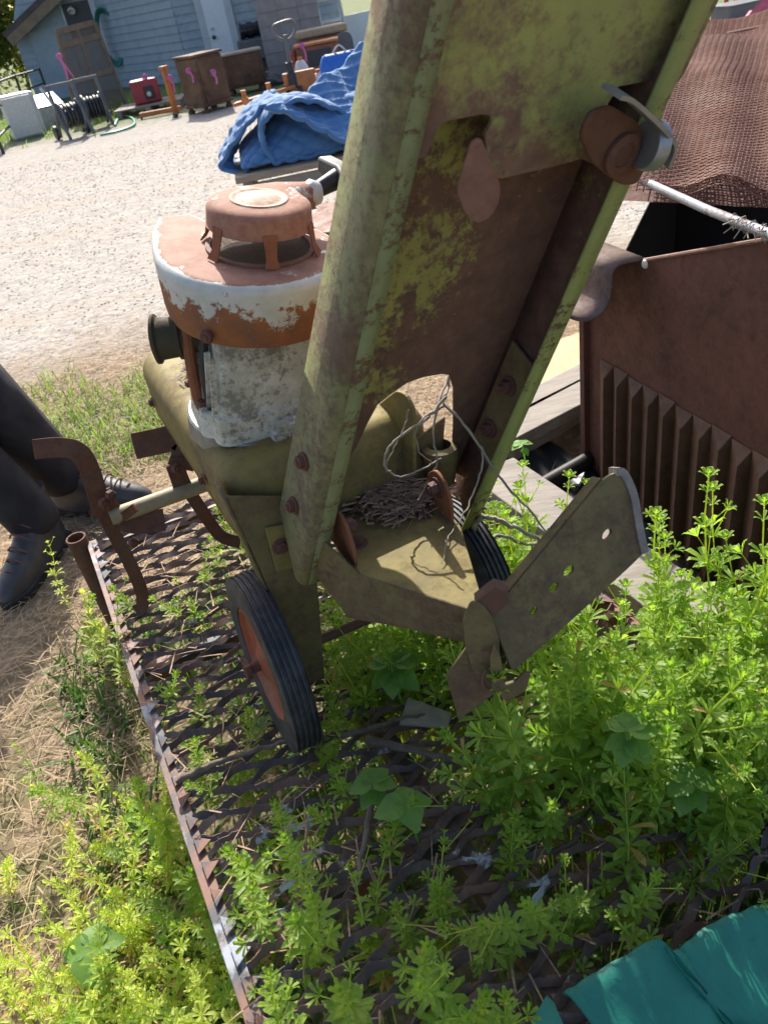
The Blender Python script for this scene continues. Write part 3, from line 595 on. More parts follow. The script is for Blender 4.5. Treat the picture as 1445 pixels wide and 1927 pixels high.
# ---- depth stake and its holder at the end of the hitch
SN = nrm(A_*.9+U_*.42-B_*.12); SP = M(.2, .352, .37)
def ons(x, y, off=0): return PL(x, y, SP+SN*off, SN)
stk_px = [(925, 1158), (1050, 1004), (1134, 903), (1157, 889), (1172, 892), (1190, 930), (1200, 985), (1211, 1040), (1188, 1063), (1050, 1190), (964, 1264)]
holes = [(1142, 1005, 15), (1070, 1075, 16), (1042, 1106, 14), (1004, 1151, 13)]
ol = rpoly([ons(x, y) for x, y in stk_px], .006, 2)
dirs = nrm(ons(1134, 903)-ons(925, 1158)); dirp = np.cross(SN, dirs)
hl = [[ons(x, y)+(dirs*math.cos(q)*1.0+dirp*math.sin(q)*.62)*r*.00055 for q in np.linspace(0, 2*pi, 13)[:-1]] for x, y, r in holes]
stake = holed_plate(ol, hl, .006, SN).build('depth_stake', m_olive_d, til, smooth=0)
el = [ons(1134, 902), ons(1157, 888), ons(1172, 891), ons(1190, 930), ons(1200, 985), ons(1211, 1040)]
MB().bar(smoothpath([p-SN*.006 for p in el[1:]], 4), SN, .018, .010).build('stake_end', plain('broken_edge_metal', (.26, .23, .20), .6, .4, 60, .4), stake)
tp = [ons(925, 1158, -.004), ons(1134, 903, -.004)]; MB().prism([tp[0], tp[1], tp[1]-SN*.022, tp[0]-SN*.022], dirp*.004*(1 if (dirp@(ons(1000, 1000)-ons(1000, 1200))) > 0 else -1)).build('stake_rib', m_olive_d, stake, smooth=0)
hn = nrm(A_*.85-B_*.5+U_*.1)
def onh(x, y, off=0): return PL(x, y, M(.185, .35, .36)+hn*off, hn)
ea = [onh(x, y) for x, y in ((885, 1133), (905, 1135), (925, 1160), (938, 1200), (941, 1240), (934, 1280), (918, 1302), (890, 1265), (875, 1215), (870, 1170))]
hold = MB().prism(rpoly(ea, .006, 3), -hn*.005).build('stake_holder', m_olive_d, til, smooth=0, bevel=.0015)
lo = [onh(x, y, -.008) for x, y in ((882, 1212), (935, 1262), (938, 1300), (863, 1357), (852, 1318), (839, 1272))]
MB().prism(lo, -hn*.005).build('holder_foot', m_olive_d, hold, smooth=0, bevel=.0015)
cl = [onh(x, y, .014) for x, y in ((925, 1296), (953, 1322), (990, 1300), (998, 1270), (988, 1266), (968, 1284), (950, 1290), (942, 1240), (930, 1215), (922, 1240))]
MB().prism(cl, -hn*.006).build('holder_hook', m_olive_d, hold, smooth=0, bevel=.0015)
ga = [onh(x, y, -.004) for x, y in ((893, 1135), (930, 1106), (952, 1112), (958, 1130), (930, 1162))]
MB().prism(ga, -hn*.02).build('holder_gap', m_rust, hold, smooth=0)
MB().tube(smoothpath([onh(x, y, .008) for x, y in ((905, 1226), (925, 1228), (938, 1252), (932, 1280), (915, 1262), (908, 1288), (922, 1300))], 5), .0022, 6).build('hairpin', m_rust, hold)
# ---- tine shaft and tines at the far end
def tn(x, y, a=-.45): return ona(x, y, a)
tsh = MB().tube([tn(208, 974), tn(392, 908)], .0165, 16).build('tine_shaft', plain('tan_painted_tube', (.36, .29, .17), .6, .35, 20, .3), til)
MB().tube([tn(385, 910), tn(470, 880)], .018, 14).lathe(tn(398, 906), nrm(tn(470, 880)-tn(385, 910)), [(.0001, 0), (.024, 0), (.024, .02), (.0001, .02)], 14).build('shaft_collar', m_rust, til)
def tine(pts, wdir, w, name='tine'):
    pp = smoothpath(pts, 5); wd = [nrm(nrm(np.cross(pp[min(i+1, len(pp)-1)]-pp[max(i-1, 0)], p-CAM*[1, 1, .95]))) for i, p in enumerate(pp)]
    return MB().bar(pp, np.array(wd), w, .007).build(name, m_rust, til, smooth=40, bevel=.001)
tine([tn(64, 846, -.47), tn(110, 842, -.46), tn(146, 849), tn(168, 880), tn(182, 925), tn(192, 968)], A_+U_*.3, .036)
tine([tn(186, 925), tn(200, 955), tn(226, 976), tn(262, 984, -.44), tn(310, 978, -.43)], U_+A_*.4, .044)
tine([tn(180, 920, -.46), tn(205, 985), tn(240, 1050), tn(266, 1110), tn(268, 1140), tn(255, 1150)], A_+U_*.1, .026)
tine([tn(252, 840, -.48), tn(300, 830, -.47), tn(338, 824, -.46), tn(348, 850), tn(340, 880)], A_*.6+U_, .050)
tine([tn(332, 860), tn(345, 905), tn(385, 968), tn(412, 1005), tn(432, 1016), tn(452, 1020)], A_+B_*.3, .026)
tine([tn(325, 875), tn(342, 925)], A_+U_*.1, .026)
for px in ((205, 930), (248, 1020), (328, 880), (192, 945)): MB().hexbolt(tn(*px, -.43), nrm(A_+B_*.5), .010, .010, False).build('tine_bolt', m_bolt, til)
tine([tn(215, 985), tn(255, 955, -.42)], U_, .018, 'tine_brace')

# ================================================================= DEBRIS ON THE TILLER
def onp(x, y, dz=0): return onz(x, y, PZ+dz)
n = 2800; q = []
for i in range(n):
    u = rng.uniform(0, 1); cxp, cyp, sx, sy = ((680, 915, 45, 26), (740, 945, 45, 26), (645, 935, 25, 22))[0 if u < .45 else (1 if u < .85 else 2)]
    q.append(onp(cxp+rng.normal()*sx*.7, min(cyp+rng.normal()*sy*.7, 992)))
q = np.array(q); hgt = rng.uniform(.001, .024, n); q = q+U_*hgt[:, None]; az = rng.uniform(0, 2*pi, n); d = np.cos(az)[:, None]*B_+np.sin(az)[:, None]*A_+U_*rng.uniform(-.15, .15, n)[:, None]
L = rng.uniform(.008, .028, n)[:, None]; s = np.cross(d, U_); s /= np.linalg.norm(s, axis=1)[:, None]; wv = rng.uniform(.0006, .0013, n)[:, None]
v = np.stack([q-d*L/2-s*wv, q-d*L/2+s*wv, q+d*L/2+s*wv, q+d*L/2-s*wv, q-d*L/2+U_*wv*2, q+d*L/2+U_*wv*2], 1).reshape(-1, 3); k = np.arange(n)*6
f = np.concatenate([np.stack([k+a, k+b, k+c], 1) for a, b, c in ((0, 4, 5), (0, 5, 3), (4, 1, 2), (4, 2, 5))])
mesh_np('needle_litter', v, f, m_needle, 'stuff', 'heap of dry brown needles lying on the hitch plate of the tiller', 'litter')
n = 160; q = np.array([onz(372+rng.normal()*9, 706+rng.normal()*7, .497)+U_*rng.uniform(0, .02) for _ in range(n)]); az = rng.uniform(0, 2*pi, n); d = np.cos(az)[:, None]*B_+np.sin(az)[:, None]*A_; s = np.cross(d, U_); L = rng.uniform(.01, .03, n)[:, None]
v = np.stack([q-d*L/2-s*.0012, q-d*L/2+s*.0012, q+d*L/2+s*.0012, q+d*L/2-s*.0012], 1).reshape(-1, 3); k = np.arange(n)*4
mesh_np('leaf_litter', v, np.stack([k, k+1, k+2, k+3], 1), plain('dark_litter', (.07, .05, .04), .9), 'stuff', 'small wad of dark dead leaves caught beside the engine', 'litter')
n = 700; bb = rng.uniform(-.19, .6, n); av = rng.uniform(-.7, .7, n); p = W_+B_*bb[:, None]+A_*av[:, None]+U_*rng.uniform(.002, .008, n)[:, None]
v, f = blades(p, rng.uniform(.015, .07, n), rng.uniform(.0012, .0035, n), rng.uniform(1.45, 1.62, n), .1); mesh_np('deck_litter', v, f, m_needle, 'stuff', 'dry straw and leaf bits caught on the open mesh deck', 'litter')
def vine(pts, r, label, mat=m_twig, name='dead_vine', jit=.0007, kinks=6):
    pts = smoothpath(pts, kinks); pts = [p+rng.normal(size=3)*jit for p in pts]
    o = MB().tube(pts, [r*(1-.5*i/len(pts))*rng.uniform(.85, 1.15) for i in range(len(pts))], 6).build(name, mat, smooth=60, org=pts[0]); return tag(o, label, 'vine')
def vp(x, y, a=.06): return ona(x, y, a)
vine([vp(846, 700, .02), vp(842, 730, .03), vp(835, 760), vp(866, 790, .08), vp(905, 845, .1), vp(945, 905, .13), vp(1000, 965, .16), vp(1040, 1018, .18)], .0026, 'long pale dead vine strung from the arch down past the depth stake')
vine([vp(840, 745), vp(812, 780), vp(785, 800), vp(742, 830), vp(725, 860), vp(730, 885), vp(755, 897), vp(800, 880), vp(830, 862)], .0022, 'looped pale vine curling in front of the arch cut-out')
vine([vp(845, 705, .02), vp(822, 770), vp(816, 830), vp(822, 870), vp(800, 915), vp(787, 942, .1)], .002, 'straight dead vine hanging down the middle of the arch to the needles')
vine([vp(908, 842, .1), vp(906, 880, .11), vp(892, 925, .12), vp(868, 975, .14), vp(845, 1010, .16), vp(832, 1060, .2)], .0016, 'thin grey vine dropping from the knot in the long vine')
vine([vp(835, 765), vp(800, 785), vp(782, 815), vp(790, 850), vp(812, 872)], .0015, 'short forked vine beside the clutch cup')
vine([vp(768, 770), vp(762, 800), vp(745, 838), vp(728, 870), vp(727, 890)], .0012, 'hair thin curved vine near the side guard')
vine([vp(887, 1025, .05), vp(893, 990, .05), vp(905, 975, .06), vp(930, 975, .07), vp(975, 995, .09), vp(1015, 1015, .1), vp(1018, 1027, .1)], .0052, 'thick crooked grey root reaching over the right wheel', m_twig, 'dead_root', .0012)
vine([vp(887, 1020, .05), vp(905, 1040, .06), vp(922, 1020, .07), vp(940, 1008, .07), vp(985, 1022, .09), vp(1020, 1030, .1)], .0045, 'second crooked grey root under the first at the right wheel', m_twig, 'dead_root', .0012)
vine([vp(1148, 1620, .42), vp(1152, 1690, .46), vp(1140, 1760, .5), vp(1141, 1805, .53)], .0025, 'thin brown dead stem upright by the green plastic', m_stick, 'dead_vine', .001)
def deckstick(pts, r, label): 
    o = vine([onz(x, y, .012+r) for x, y in pts], r, label, m_stick, 'dead_stick', .0012, 5); return o
deckstick([(700, 1500), (690, 1560), (678, 1620), (668, 1672)], .0062, 'short grey bark stick lying on the mesh between broad leaves')
deckstick([(640, 1385), (700, 1370), (755, 1352), (800, 1345)], .0055, 'grey stick lying on the mesh behind the left wheel')
deckstick([(690, 1392), (760, 1408), (830, 1425), (880, 1432)], .0075, 'split brown stick lying on the mesh under the hitch')
deckstick([(330, 1470), (400, 1440), (480, 1412), (540, 1395)], .006, 'pale weathered stick lying on the mesh at the left wheel')
tag(MB().prism([onz(x, y, .014) for x, y in ((752, 1365), (768, 1315), (850, 1345), (842, 1372))], U_*.004).build('bark_piece', m_wood, smooth=0, org=onz(800, 1345, .014)), 'flat brown scrap of bark under the stake holder', 'bark')

# ================================================================= RUSTY HEATER CABINET (right)
m_stove = rusty('heater_rust', (.15, .058, .042), (.115, .05, .034), (.065, .033, .025), .42, .6, 8, (.13, .05, .038), .72, bump=.5)
m_pleat = rusty('heater_pleat_rust', (.14, .072, .045), (.19, .10, .055), (.085, .045, .03), .42, .6, 12, None, .65)
SV0 = P(1095, 895, .02); SV1 = P(1445, 1190, .02); SD = nrm(SV1-SV0); SNn = np.cross(SD, [0, 0, 1.])           # SNn points to the tiller
def Sv(s, z, off=0): return SV0*[1, 1, 0]+SD*s+SNn*off+np.array([0, 0, z])
def onv(x, y, off=0): return PL(x, y, SV0+SNn*off, SNn)
st = thing('heater_cabinet', Sv(.45, 0, -.3), 'dark rusty sheet metal heater cabinet with pleated side standing past the plank', 'heater')
SL = 1.05; DPT = .62; m_cavshade = plain('painted_cavity_shade', (.018, .015, .013), .95, .3, 8, .3)  # shade of the deep cavity painted as near-black colour on the inner parts
topp = [onv(1445, 450, -.012), onv(1210, 490, -.012)]; tslope = nrm(topp[0]-topp[1]); ctop = topp[0]+tslope*.45
MB().prism([Sv(0, .03, -.012), Sv(SL, .03, -.012), ctop, topp[0], topp[1], Sv(0.0, .66, -.012)], -SNn*.004).build('side_panel', m_stove, st, smooth=0)
s0_ = (topp[1]-SV0)@SD; ple = Sv(s0_, 0, 0)
lipp = smoothpath([PL(x, y, ple, SD) for x, y in ((1212, 490), (1168, 499), (1154, 514), (1152, 545), (1146, 572), (1130, 593), (1106, 605), (1080, 603), (1060, 592))], 3)
mb = MB(); k = len(lipp); nd = 10
for j in range(nd+1):
    for p in lipp: mb.v.append(tuple(p-SD*.62*j/nd))
mb.f = [(j*k+i, j*k+i+1, (j+1)*k+i+1, (j+1)*k+i) for j in range(nd) for i in range(k-1)]
o = mb.build('curved_lip', rusty('tray_rust', (.19, .135, .115), (.15, .095, .075), (.10, .066, .052), .44, .56, 14, (.16, .115, .10), .95), st, smooth=60, fix=False); md = o.modifiers.new('s', 'SOLIDIFY'); md.thickness = .006
mb = MB(); k = len(lipp)                     # dark end band of the lip
lo = [p-np.array([0, 0, .045*math.sin(pi*min(1, i/(k*.55)))**.7+.004]) for i, p in enumerate(lipp)]
MB().tube([topp[1], topp[0], ctop], .0045, 8).build('rolled_edge', m_rustp, st)
np_ = 16; pw = (SL-.10)/np_
for k in range(np_):                                 # pleats: wedge-shaped ribs with sloped caps
    s0 = .075+k*pw; zt = .415+.003*math.sin(k*2.1); d_ = .017+.002*math.sin(k*1.7)
    vs = [Sv(s0, .03, -.010), Sv(s0+pw*.92, .03, d_), Sv(s0+pw, .03, -.010), Sv(s0, zt, -.010), Sv(s0+pw*.92, zt-.03, d_), Sv(s0+pw, zt, -.010)]
    MB().add(vs, [(0, 1, 4, 3), (1, 2, 5, 4), (3, 4, 5), (0, 2, 1)]).build('pleat', m_pleat, st, smooth=0, bevel=.0012)
MB().prism([Sv(.0, .02, .004), Sv(.022, .02, .004), Sv(.022, .69, .004), Sv(.0, .69, .004)], -SNn*.03).build('corner_post', m_stove, st, smooth=0, bevel=.002)
# crumbling foot rail
mb = MB(); ns = 70; lo = []; hi = []
for i in range(ns+1):
    s_ = -.01+i*(SL+.02)/ns; lo.append(Sv(s_, 0.0, .045+.006*math.sin(i*.9))); hi.append(Sv(s_, .035+.010*math.sin(i*1.3)+.008*math.sin(i*.47), .036))
mb.add(lo+hi, [(i, i+1, ns+2+i, ns+1+i) for i in range(ns)]); o = mb.build('foot_rail', m_rustp, st, smooth=40, fix=False); md = o.modifiers.new('s', 'SOLIDIFY'); md.thickness = .014; md.offset = -1
for s_, zz in ((SL-.006, .80),): MB().prism([Sv(s_, .03, -.02), Sv(s_, .03, -DPT), Sv(s_, zz, -DPT), Sv(s_, zz, -.02)], SD*.004).build('end_panel', m_stove, st, smooth=0)
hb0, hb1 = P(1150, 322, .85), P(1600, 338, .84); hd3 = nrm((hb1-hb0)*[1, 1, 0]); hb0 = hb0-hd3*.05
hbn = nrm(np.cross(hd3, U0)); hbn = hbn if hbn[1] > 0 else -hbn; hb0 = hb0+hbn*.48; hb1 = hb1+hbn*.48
MB().prism([hb0*[1, 1, 0]+[0, 0, .03], hb1*[1, 1, 0]+[0, 0, .03], hb1+[0, 0, .03], hb0+[0, 0, .03]], hbn*.004).build('back_panel', m_cavshade, st, smooth=0)
ec = Sv(.0, .47, -.02); MB().prism([ec*[1, 1, 0]+[0, 0, .03], hb0*[1, 1, 0]+[0, 0, .03], hb0*[1, 1, 0]+[0, 0, .80], ec], SD*.004).build('end_panel', m_cavshade, st, smooth=0)
MB().prism([Sv(.01, .06, -.02), Sv(SL-.01, .06, -.02), Sv(SL-.01, .06, -DPT+.01), Sv(.01, .06, -DPT+.01)], (0, 0, .004)).build('floor_panel', m_cavshade, st, smooth=0)
for s_, o_ in ((.33, -.30), (.62, -.28)): MB().box(Sv(s_, .38, o_), (SD, SNn, U0), (.018, .03, .30)).build('inner_strut', m_cavshade, st, smooth=0)
MB().lathe(onv(1213, 497, .0), SNn, [(.0001, .004), (.008, .003), (.010, 0)], 12).build('rivet', m_white, st)
# rod across the opening
mb = MB(); cu, cv = 24, 20
f0_, f1_, k0_, k1_ = P(1185, 328, .86), P(1600, 345, .84), P(1285, 55, .93), P(1640, -10, .93)
for i in range(cu+1):
    for j in range(cv+1):
        u_, v_ = -.1+1.1*i/cu, .02+.68*j/cv; p = (f0_*(1-u_)+f1_*u_)*(1-v_)+(k0_*(1-u_)+k1_*u_)*v_; p[2] += .05*math.sin(pi*min(1, v_*1.15))-.04-.03*max(0, 1-j/3); mb.v.append(tuple(p))
mb.f = [(i*(cv+1)+j, (i+1)*(cv+1)+j, (i+1)*(cv+1)+j+1, i*(cv+1)+j+1) for i in range(cu) for j in range(cv)]
mb.build('domed_cover', m_stove, st, smooth=60)
rod = MB().tube([PL(1195, 333, Sv(0, .84, 0), U0), PL(1330, 395, Sv(0, .84, 0), U0), PL(1560, 485, Sv(0, .86, 0), U0)], .0085, 10).build('iron_rod', rusty('rod_metal', (.34, .34, .36), RUST, RUST2, .5, .6, 25), smooth=60, org=PL(1330, 395, Sv(0, .84, 0), U0))
tag(rod, 'bare iron rod laid across the open top of the rusty heater', 'rod')
mb = MB(); base = PL(1405, 425, Sv(0, .845, 0), U0)
for i in range(26):
    p = base+nrm(PL(1560, 485, Sv(0, .86, 0), U0)-base)*(i-8)*.005; a = i*2.4
    mb.tube([p+np.array([math.cos(a)*.011, math.sin(a)*.004, math.sin(a)*.011]), p+np.array([math.cos(a+1.6)*.013, .006, math.sin(a+1.6)*.013]), p+np.array([math.cos(a+3)*.02-.012*(i % 3), -.006, math.sin(a+3)*.012])], .0011, 4)
tag(mb.build('dry_tendrils', m_twig, smooth=0, org=base), 'dry brown tendrils wound round the iron rod', 'vine', kind='stuff')
# rusty wire screen draped over the heater
scr = thing('wire_screen', Sv(.5, .7, -.6), 'rusty woven wire screen draped in folds over the heater cabinet', 'wire screen')
m_wire = rusty('wire_rust', (.32, .17, .12), (.27, .13, .085), (.17, .08, .055), .4, .6, 6, None, .8)
f0_, f1_, k0_, k1_ = P(1185, 328, .86), P(1600, 345, .84), P(1285, 55, .93), P(1640, -10, .93)
def Sc(u, v_):
    p = (f0_*(1-u)+f1_*u)*(1-v_)+(k0_*(1-u)+k1_*u)*v_
    p[2] += .05*math.sin(pi*min(1, v_*1.15))+.010*math.sin(v_*19+u*5)+.007*math.sin(u*17+v_*6)-.025*math.exp(-(v_/.05)**2)*(.6+.4*math.sin(u*9)); return p
Lu = np.linalg.norm(f1_-f0_); Lv = np.linalg.norm(k0_-f0_); cell = .0072; nu = int(Lu/cell); nv = int(Lv/cell)
mb = MB()
for i in range(nu+1):
    mb.tube([Sc(i/nu, j/(nv/2.)) + np.array([0, 0, .0011*(1 if (i+j) % 2 else -1)]) for j in range(int(nv/2)+1)], .00145, 3, cap=False)
for j in range(nv+1):
    mb.tube([Sc(i/(nu/2.), j/nv) + np.array([0, 0, .0011*(1 if (i+j) % 2 else -1)]) for i in range(int(nu/2)+1)], .00145, 3, cap=False)
kind(mb.build('wire_weave', m_wire, scr, smooth=0, fix=False), 'stuff')
mb = MB()
for i in range(nu//2+1):
    mb.tube([Sc(i/(nu/2), j/30.)-np.array([0, 0, .018+.01*math.sin(i*.3+j)]) for j in range(31)], .0016, 3, cap=False)
for j in range(0, nv, 2):
    mb.tube([Sc(i/40., j/nv)-np.array([0, 0, .018]) for i in range(41)], .0016, 3, cap=False)
kind(mb.build('lower_weave', m_wire, scr, smooth=0, fix=False), 'stuff')
tag(MB().tube([PL(1325, 76, P(1325, 76, .9), U0), P(1560, 30, .92)], .013, 10).build('rusty_bar', m_rustp, smooth=60, org=P(1325, 76, .9)), 'rusty round bar lying across the far end of the wire screen', 'bar')
o = thing('pipe_stub', P(1440, 105, .88), 'pale capped pipe end resting on the wire screen', 'pipe')
MB().pipe(P(1402, 104, .88), P(1440, 97, .88), .021, .016).build('collar', plain('pale_pipe', (.42, .40, .34), .6, .3, 20), o); MB().cyl(P(1436, 98, .88), P(1520, 84, .88), .016).build('tube', plain('tan_pipe', (.5, .42, .3), .6), o)
tag(MB().prism([P(1426, 121, .86), P(1445, 107, .87), P(1540, 100, .87), P(1540, 150, .86), P(1445, 134, .86)], (0, 0, .02)).build('blue_plastic', plain('blue_plastic_mat', (.03, .22, .55), .4), smooth=0, bevel=.003, org=P(1445, 125, .86)), 'bright blue plastic piece below the pale pipe end', 'plastic')
for pts, lb in ((((1205, 305), (1222, 312), (1232, 322), (1252, 330)), 'wisp of dry yellow grass hanging on the front edge of the screen'), (((1285, 275), (1310, 255), (1335, 250), (1365, 240)), 'thin dry yellow stem lying on the wire screen')):
    vine([P(x, y, .80 if i else .79) for i, (x, y) in enumerate(pts)], .0022, lb, plain('dry_grass', (.5, .38, .17), .8), 'dry_stem', .004)

# ================================================================= LUMBER, TARP, PIPE
m_plank = wood('weathered_plank', (.30, .265, .225), (.17, .15, .13), (2, 14, 14), .8, 5)
m_plankl = wood('sunbleached_plank', (.40, .31, .22), (.27, .21, .15), (2, 14, 14), .8, 5)
o = MB().prism([M(.665, -.47, -.012), M(.80, -.47, -.012), M(.815, .70, -.012), M(.68, .70, -.012)], U_*.038).build('plank', m_plank, smooth=0, bevel=.003, org=M(.74, 0, -.012))
tag(o, 'long weathered grey plank lying along the right edge of the mesh deck', 'plank')
for a in (-.38, .55):
    q = M(.76, a, 0); tag(MB().abox(q[0]-.06, q[0]+.06, q[1]-.05, q[1]+.05, 0, (M(.72, a, -.014))[2]-.004).build('timber_block', m_wood, smooth=0, bevel=.004, org=(q[0], q[1], 0)), ('timber block propping the far end of the long plank', 'timber block propping the near end of the long plank')[a > 0], 'block')
def beam(px0, px1, z, w, h, name, mat, label, cat='board', ext=0):
    p0 = P(*px0, z); p1 = P(*px1, z); d = nrm(p1-p0); p0 = p0-d*ext; p1 = p1+d*ext; s = np.cross(d, U0)
    o = MB().prism([p0-s*w/2, p0+s*w/2, p1+s*w/2, p1-s*w/2], (0, 0, h)).build(name, mat, smooth=0, bevel=.003, org=(p0+p1)/2); return tag(o, label, cat)
beam((975, 818), (1110, 748), .11, .12, .04, 'board', m_plank, 'grey weathered board on top of the lumber behind the tiller', ext=.12)
beam((985, 822), (1110, 750), .055, .16, .04, 'board', m_wood, 'reddish grey board under the top board of the lumber', ext=.12)
beam((985, 778), (1110, 712), .11, .09, .04, 'board', m_plank, 'narrow grey board next to the pale lumber', ext=.12)
beam((1000, 715), (1120, 672), .07, .30, .035, 'board', m_woodx, 'wide pale yellow new lumber board in the sun', ext=.10)
beam((990, 745), (1110, 700), .012, .30, .04, 'board', m_wood, 'grey board at the bottom of the lumber pile', ext=.05)
tp = MB(); nx, ny = 16, 14
for i in range(nx+1):
    for j in range(ny+1):
        q = M(.83+.30*i/nx-.05*(j/ny), -.95+.75*j/ny, 0); tp.v.append((q[0], q[1], .045+.012*math.sin(i*1.1+j*.4)+.008*math.sin(j*1.7)))
tp.f = [(i*(ny+1)+j, (i+1)*(ny+1)+j, (i+1)*(ny+1)+j+1, i*(ny+1)+j+1) for i in range(nx) for j in range(ny)]
o = tp.build('plastic_sheet', plain('black_sheet_plastic', (.03, .033, .04), .35, .3, 10, .3), smooth=60, org=M(.95, -.5, 0)*[1, 1, 0]); md = o.modifiers.new('s', 'SOLIDIFY'); md.thickness = .003
tag(o, 'crumpled black plastic sheet spread beside the heater cabinet', 'plastic sheet')
o = MB().pipe(P(1016, 917, .085), P(1120, 858, .085), .024, .020).build('steel_pipe', plain('dark_pipe', (.045, .043, .042), .4, .4, 14, .2, .5), org=P(1060, 890, .06)); tag(o, 'dark open ended steel pipe lying on the black plastic', 'pipe')

# ================================================================= TEAL PLASTIC (bottom right)
t = NT('teal_plastic'); f = t.noise(9, 8, .65); t.col(t.mix(t.ramp(f, .35, .65), (.015, .30, .245), (.02, .36, .30))); t.col(t.mix(t.math('MULTIPLY', t.ramp(t.noise(60, 6, .7), .6, .7), .6), t.mix(t.ramp(f, .35, .65), (.006, .14, .10), (.012, .19, .135)), (.012, .06, .045))); t.rough(.6); t.bump(t.noise(14, 6), .5, .006); m_teal = t.m
tl = thing('plastic_sled', onz(1250, 1860, .0), 'teal green cracked plastic sled lying at the near end of the deck', 'sled')
rim = [onz(x, y, .06) for x, y in ((1062, 1872), (1100, 1848), (1160, 1812), (1225, 1775), (1243, 1780), (1266, 1795), (1290, 1780), (1330, 1748), (1390, 1722), (1445, 1704), (1560, 1690))]
rim = smoothpath(rim, 4); mb = MB(); k = len(rim)
rows = [(0, -.004), (.002, .003), (.008, .004), (.02, -.004), (.045, -.02), (.075, -.036), (.10, -.05)]
inn = nrm(A_*.9+B_*.25)
for d_, h in rows:
    for i, p in enumerate(rim): mb.v.append(tuple(p+inn*d_*(1+.15*math.sin(i*.8))+U_*(h-.012*math.exp(-((i-19)/1.6)**2)*min(1, d_*20)+.003*math.sin(i*1.9+d_*60))))
mb.f = [(r*k+i, r*k+i+1, (r+1)*k+i+1, (r+1)*k+i) for r in range(len(rows)-1) for i in range(k-1)]
o = mb.build('wall', m_teal, tl, smooth=60, fix=False); md = o.modifiers.new('s', 'SOLIDIFY'); md.thickness = .004
fl = [rim[0]+inn*.10, rim[-1]+inn*.10, rim[-1]+inn*.5, rim[0]+inn*.45]; MB().prism([p-U_*.056 for p in fl], U_*.004).build('floor', m_black, tl, smooth=0)
sh = [onz(x, y, .04) for x, y in ((1028, 1876), (1042, 1890), (1072, 1960), (985, 1960), (1005, 1915))]
tag(MB().prism(sh, U_*.004).build('plastic_shard', m_teal, smooth=0, org=sh[0]), 'pointed teal plastic shard beside the sled', 'plastic')

# ================================================================= PLANTS
def cleaver_mesh(name, H, nw, leafL, lean, seed, fine=True, bare=0., droop=.35, buds=True):
    """one goosegrass plant: square thin stem, whorls of narrow leaves, bud tuft"""
    r = np.random.default_rng(seed); V = []; F = []; MI = []
    az = r.uniform(0, 2*pi); ks = 10; path = []
    for i in range(ks+1):
        u = i/ks; s_ = lean*u*u; path.append(np.array([math.cos(az)*s_*H+.006*math.sin(u*9+seed)*H*4*u, math.sin(az)*s_*H+.006*math.cos(u*7)*H*4*u, H*u*math.sqrt(max(.2, 1-(lean*u)**2*.6))]))
    def at(u):
        x = min(u*ks, ks-1e-6); i = int(x); return path[i]+(path[i+1]-path[i])*(x-i), nrm(path[i+1]-path[i])
    mb = MB(); mb.tube(path, [.0017*(1-.45*i/ks) for i in range(ks+1)], 4); V += mb.v; F += mb.f; MI += [1]*len(mb.f)
    def leaf(p, d, up, L, W, mi=0):
        s_ = nrm(np.cross(d, up)); n = len(V); q1 = p+d*L*.42+up*L*.05; q2 = p+d*L*.78+up*L*.02; tip = p+d*L-up*L*droop*.4
        V.extend(map(tuple, [p, q1+s_*W*.42+up*W*.12, q1, q1-s_*W*.42+up*W*.12, q2+s_*W*.5+up*W*.12, q2-up*.0, q2-s_*W*.5+up*W*.12, tip]))
        fs = [(0, 1, 2), (0, 2, 3), (1, 4, 5, 2), (2, 5, 6, 3), (4, 7, 5), (5, 7, 6)]
        F.extend([tuple(i+n for i in f_) for f_ in fs]); MI.extend([mi]*6)
    for wI in range(nw):
        u = bare+(1-bare)*((wI+.6)/nw)**.9; p, tdir = at(u); m_ = 6+int(r.integers(0, 3)); ref = nrm(np.cross(tdir, [.3, .8, .2])); q = np.cross(tdir, ref); a0 = r.uniform(0, 2*pi)
        sz = leafL*(1-.5*max(0, (u-.72)/.28))*(.75+.5*math.sin(pi*min(1, (wI+1)/nw)))*r.uniform(.85, 1.1); ang = .15+.55*max(0, u-.5)*2+r.uniform(-.1, .15)
        for j in range(m_):
            a = a0+2*pi*j/m_+r.uniform(-.12, .12); d = nrm((ref*math.cos(a)+q*math.sin(a))*math.cos(ang)+tdir*math.sin(ang)); leaf(p, d, tdir, sz*r.uniform(.7, 1.15), sz*.25*r.uniform(.8, 1.1), 2 if r.uniform() < (.45 if wI == 0 else (.18 if wI == 1 else .03)) else 0)
        if u > .45 and r.uniform() < .45:                # side shoot
            a = r.uniform(0, 2*pi); d = nrm((ref*math.cos(a)+q*math.sin(a))*.7+tdir*.8); e = p+d*H*r.uniform(.06, .13); mb = MB(); mb.tube([p, e], .0009, 3); n0 = len(V); V += mb.v; F += [tuple(i+n0 for i in f_) for f_ in mb.f]; MI += [1]*len(mb.f)
            r2 = nrm(np.cross(d, [.2, .9, .3])); q2 = np.cross(d, r2)
            for j in range(6): a = 2*pi*j/6; leaf(e, nrm((r2*math.cos(a)+q2*math.sin(a))*.75+d*.65), d, sz*.62, sz*.17)
    if buds:
        p, tdir = at(.999); ref = nrm(np.cross(tdir, [.3, .8, .2])); q = np.cross(tdir, ref)
        for ring, (k_, ang, s_) in enumerate(((6, .75, .5), (6, 1.05, .36), (4, 1.35, .22))):
            for j in range(k_): a = ring*.5+2*pi*j/k_; leaf(p+tdir*.003*ring, nrm((ref*math.cos(a)+q*math.sin(a))*math.cos(ang)+tdir*math.sin(ang)), tdir, leafL*s_, leafL*s_*.3)
    return V, F, MI
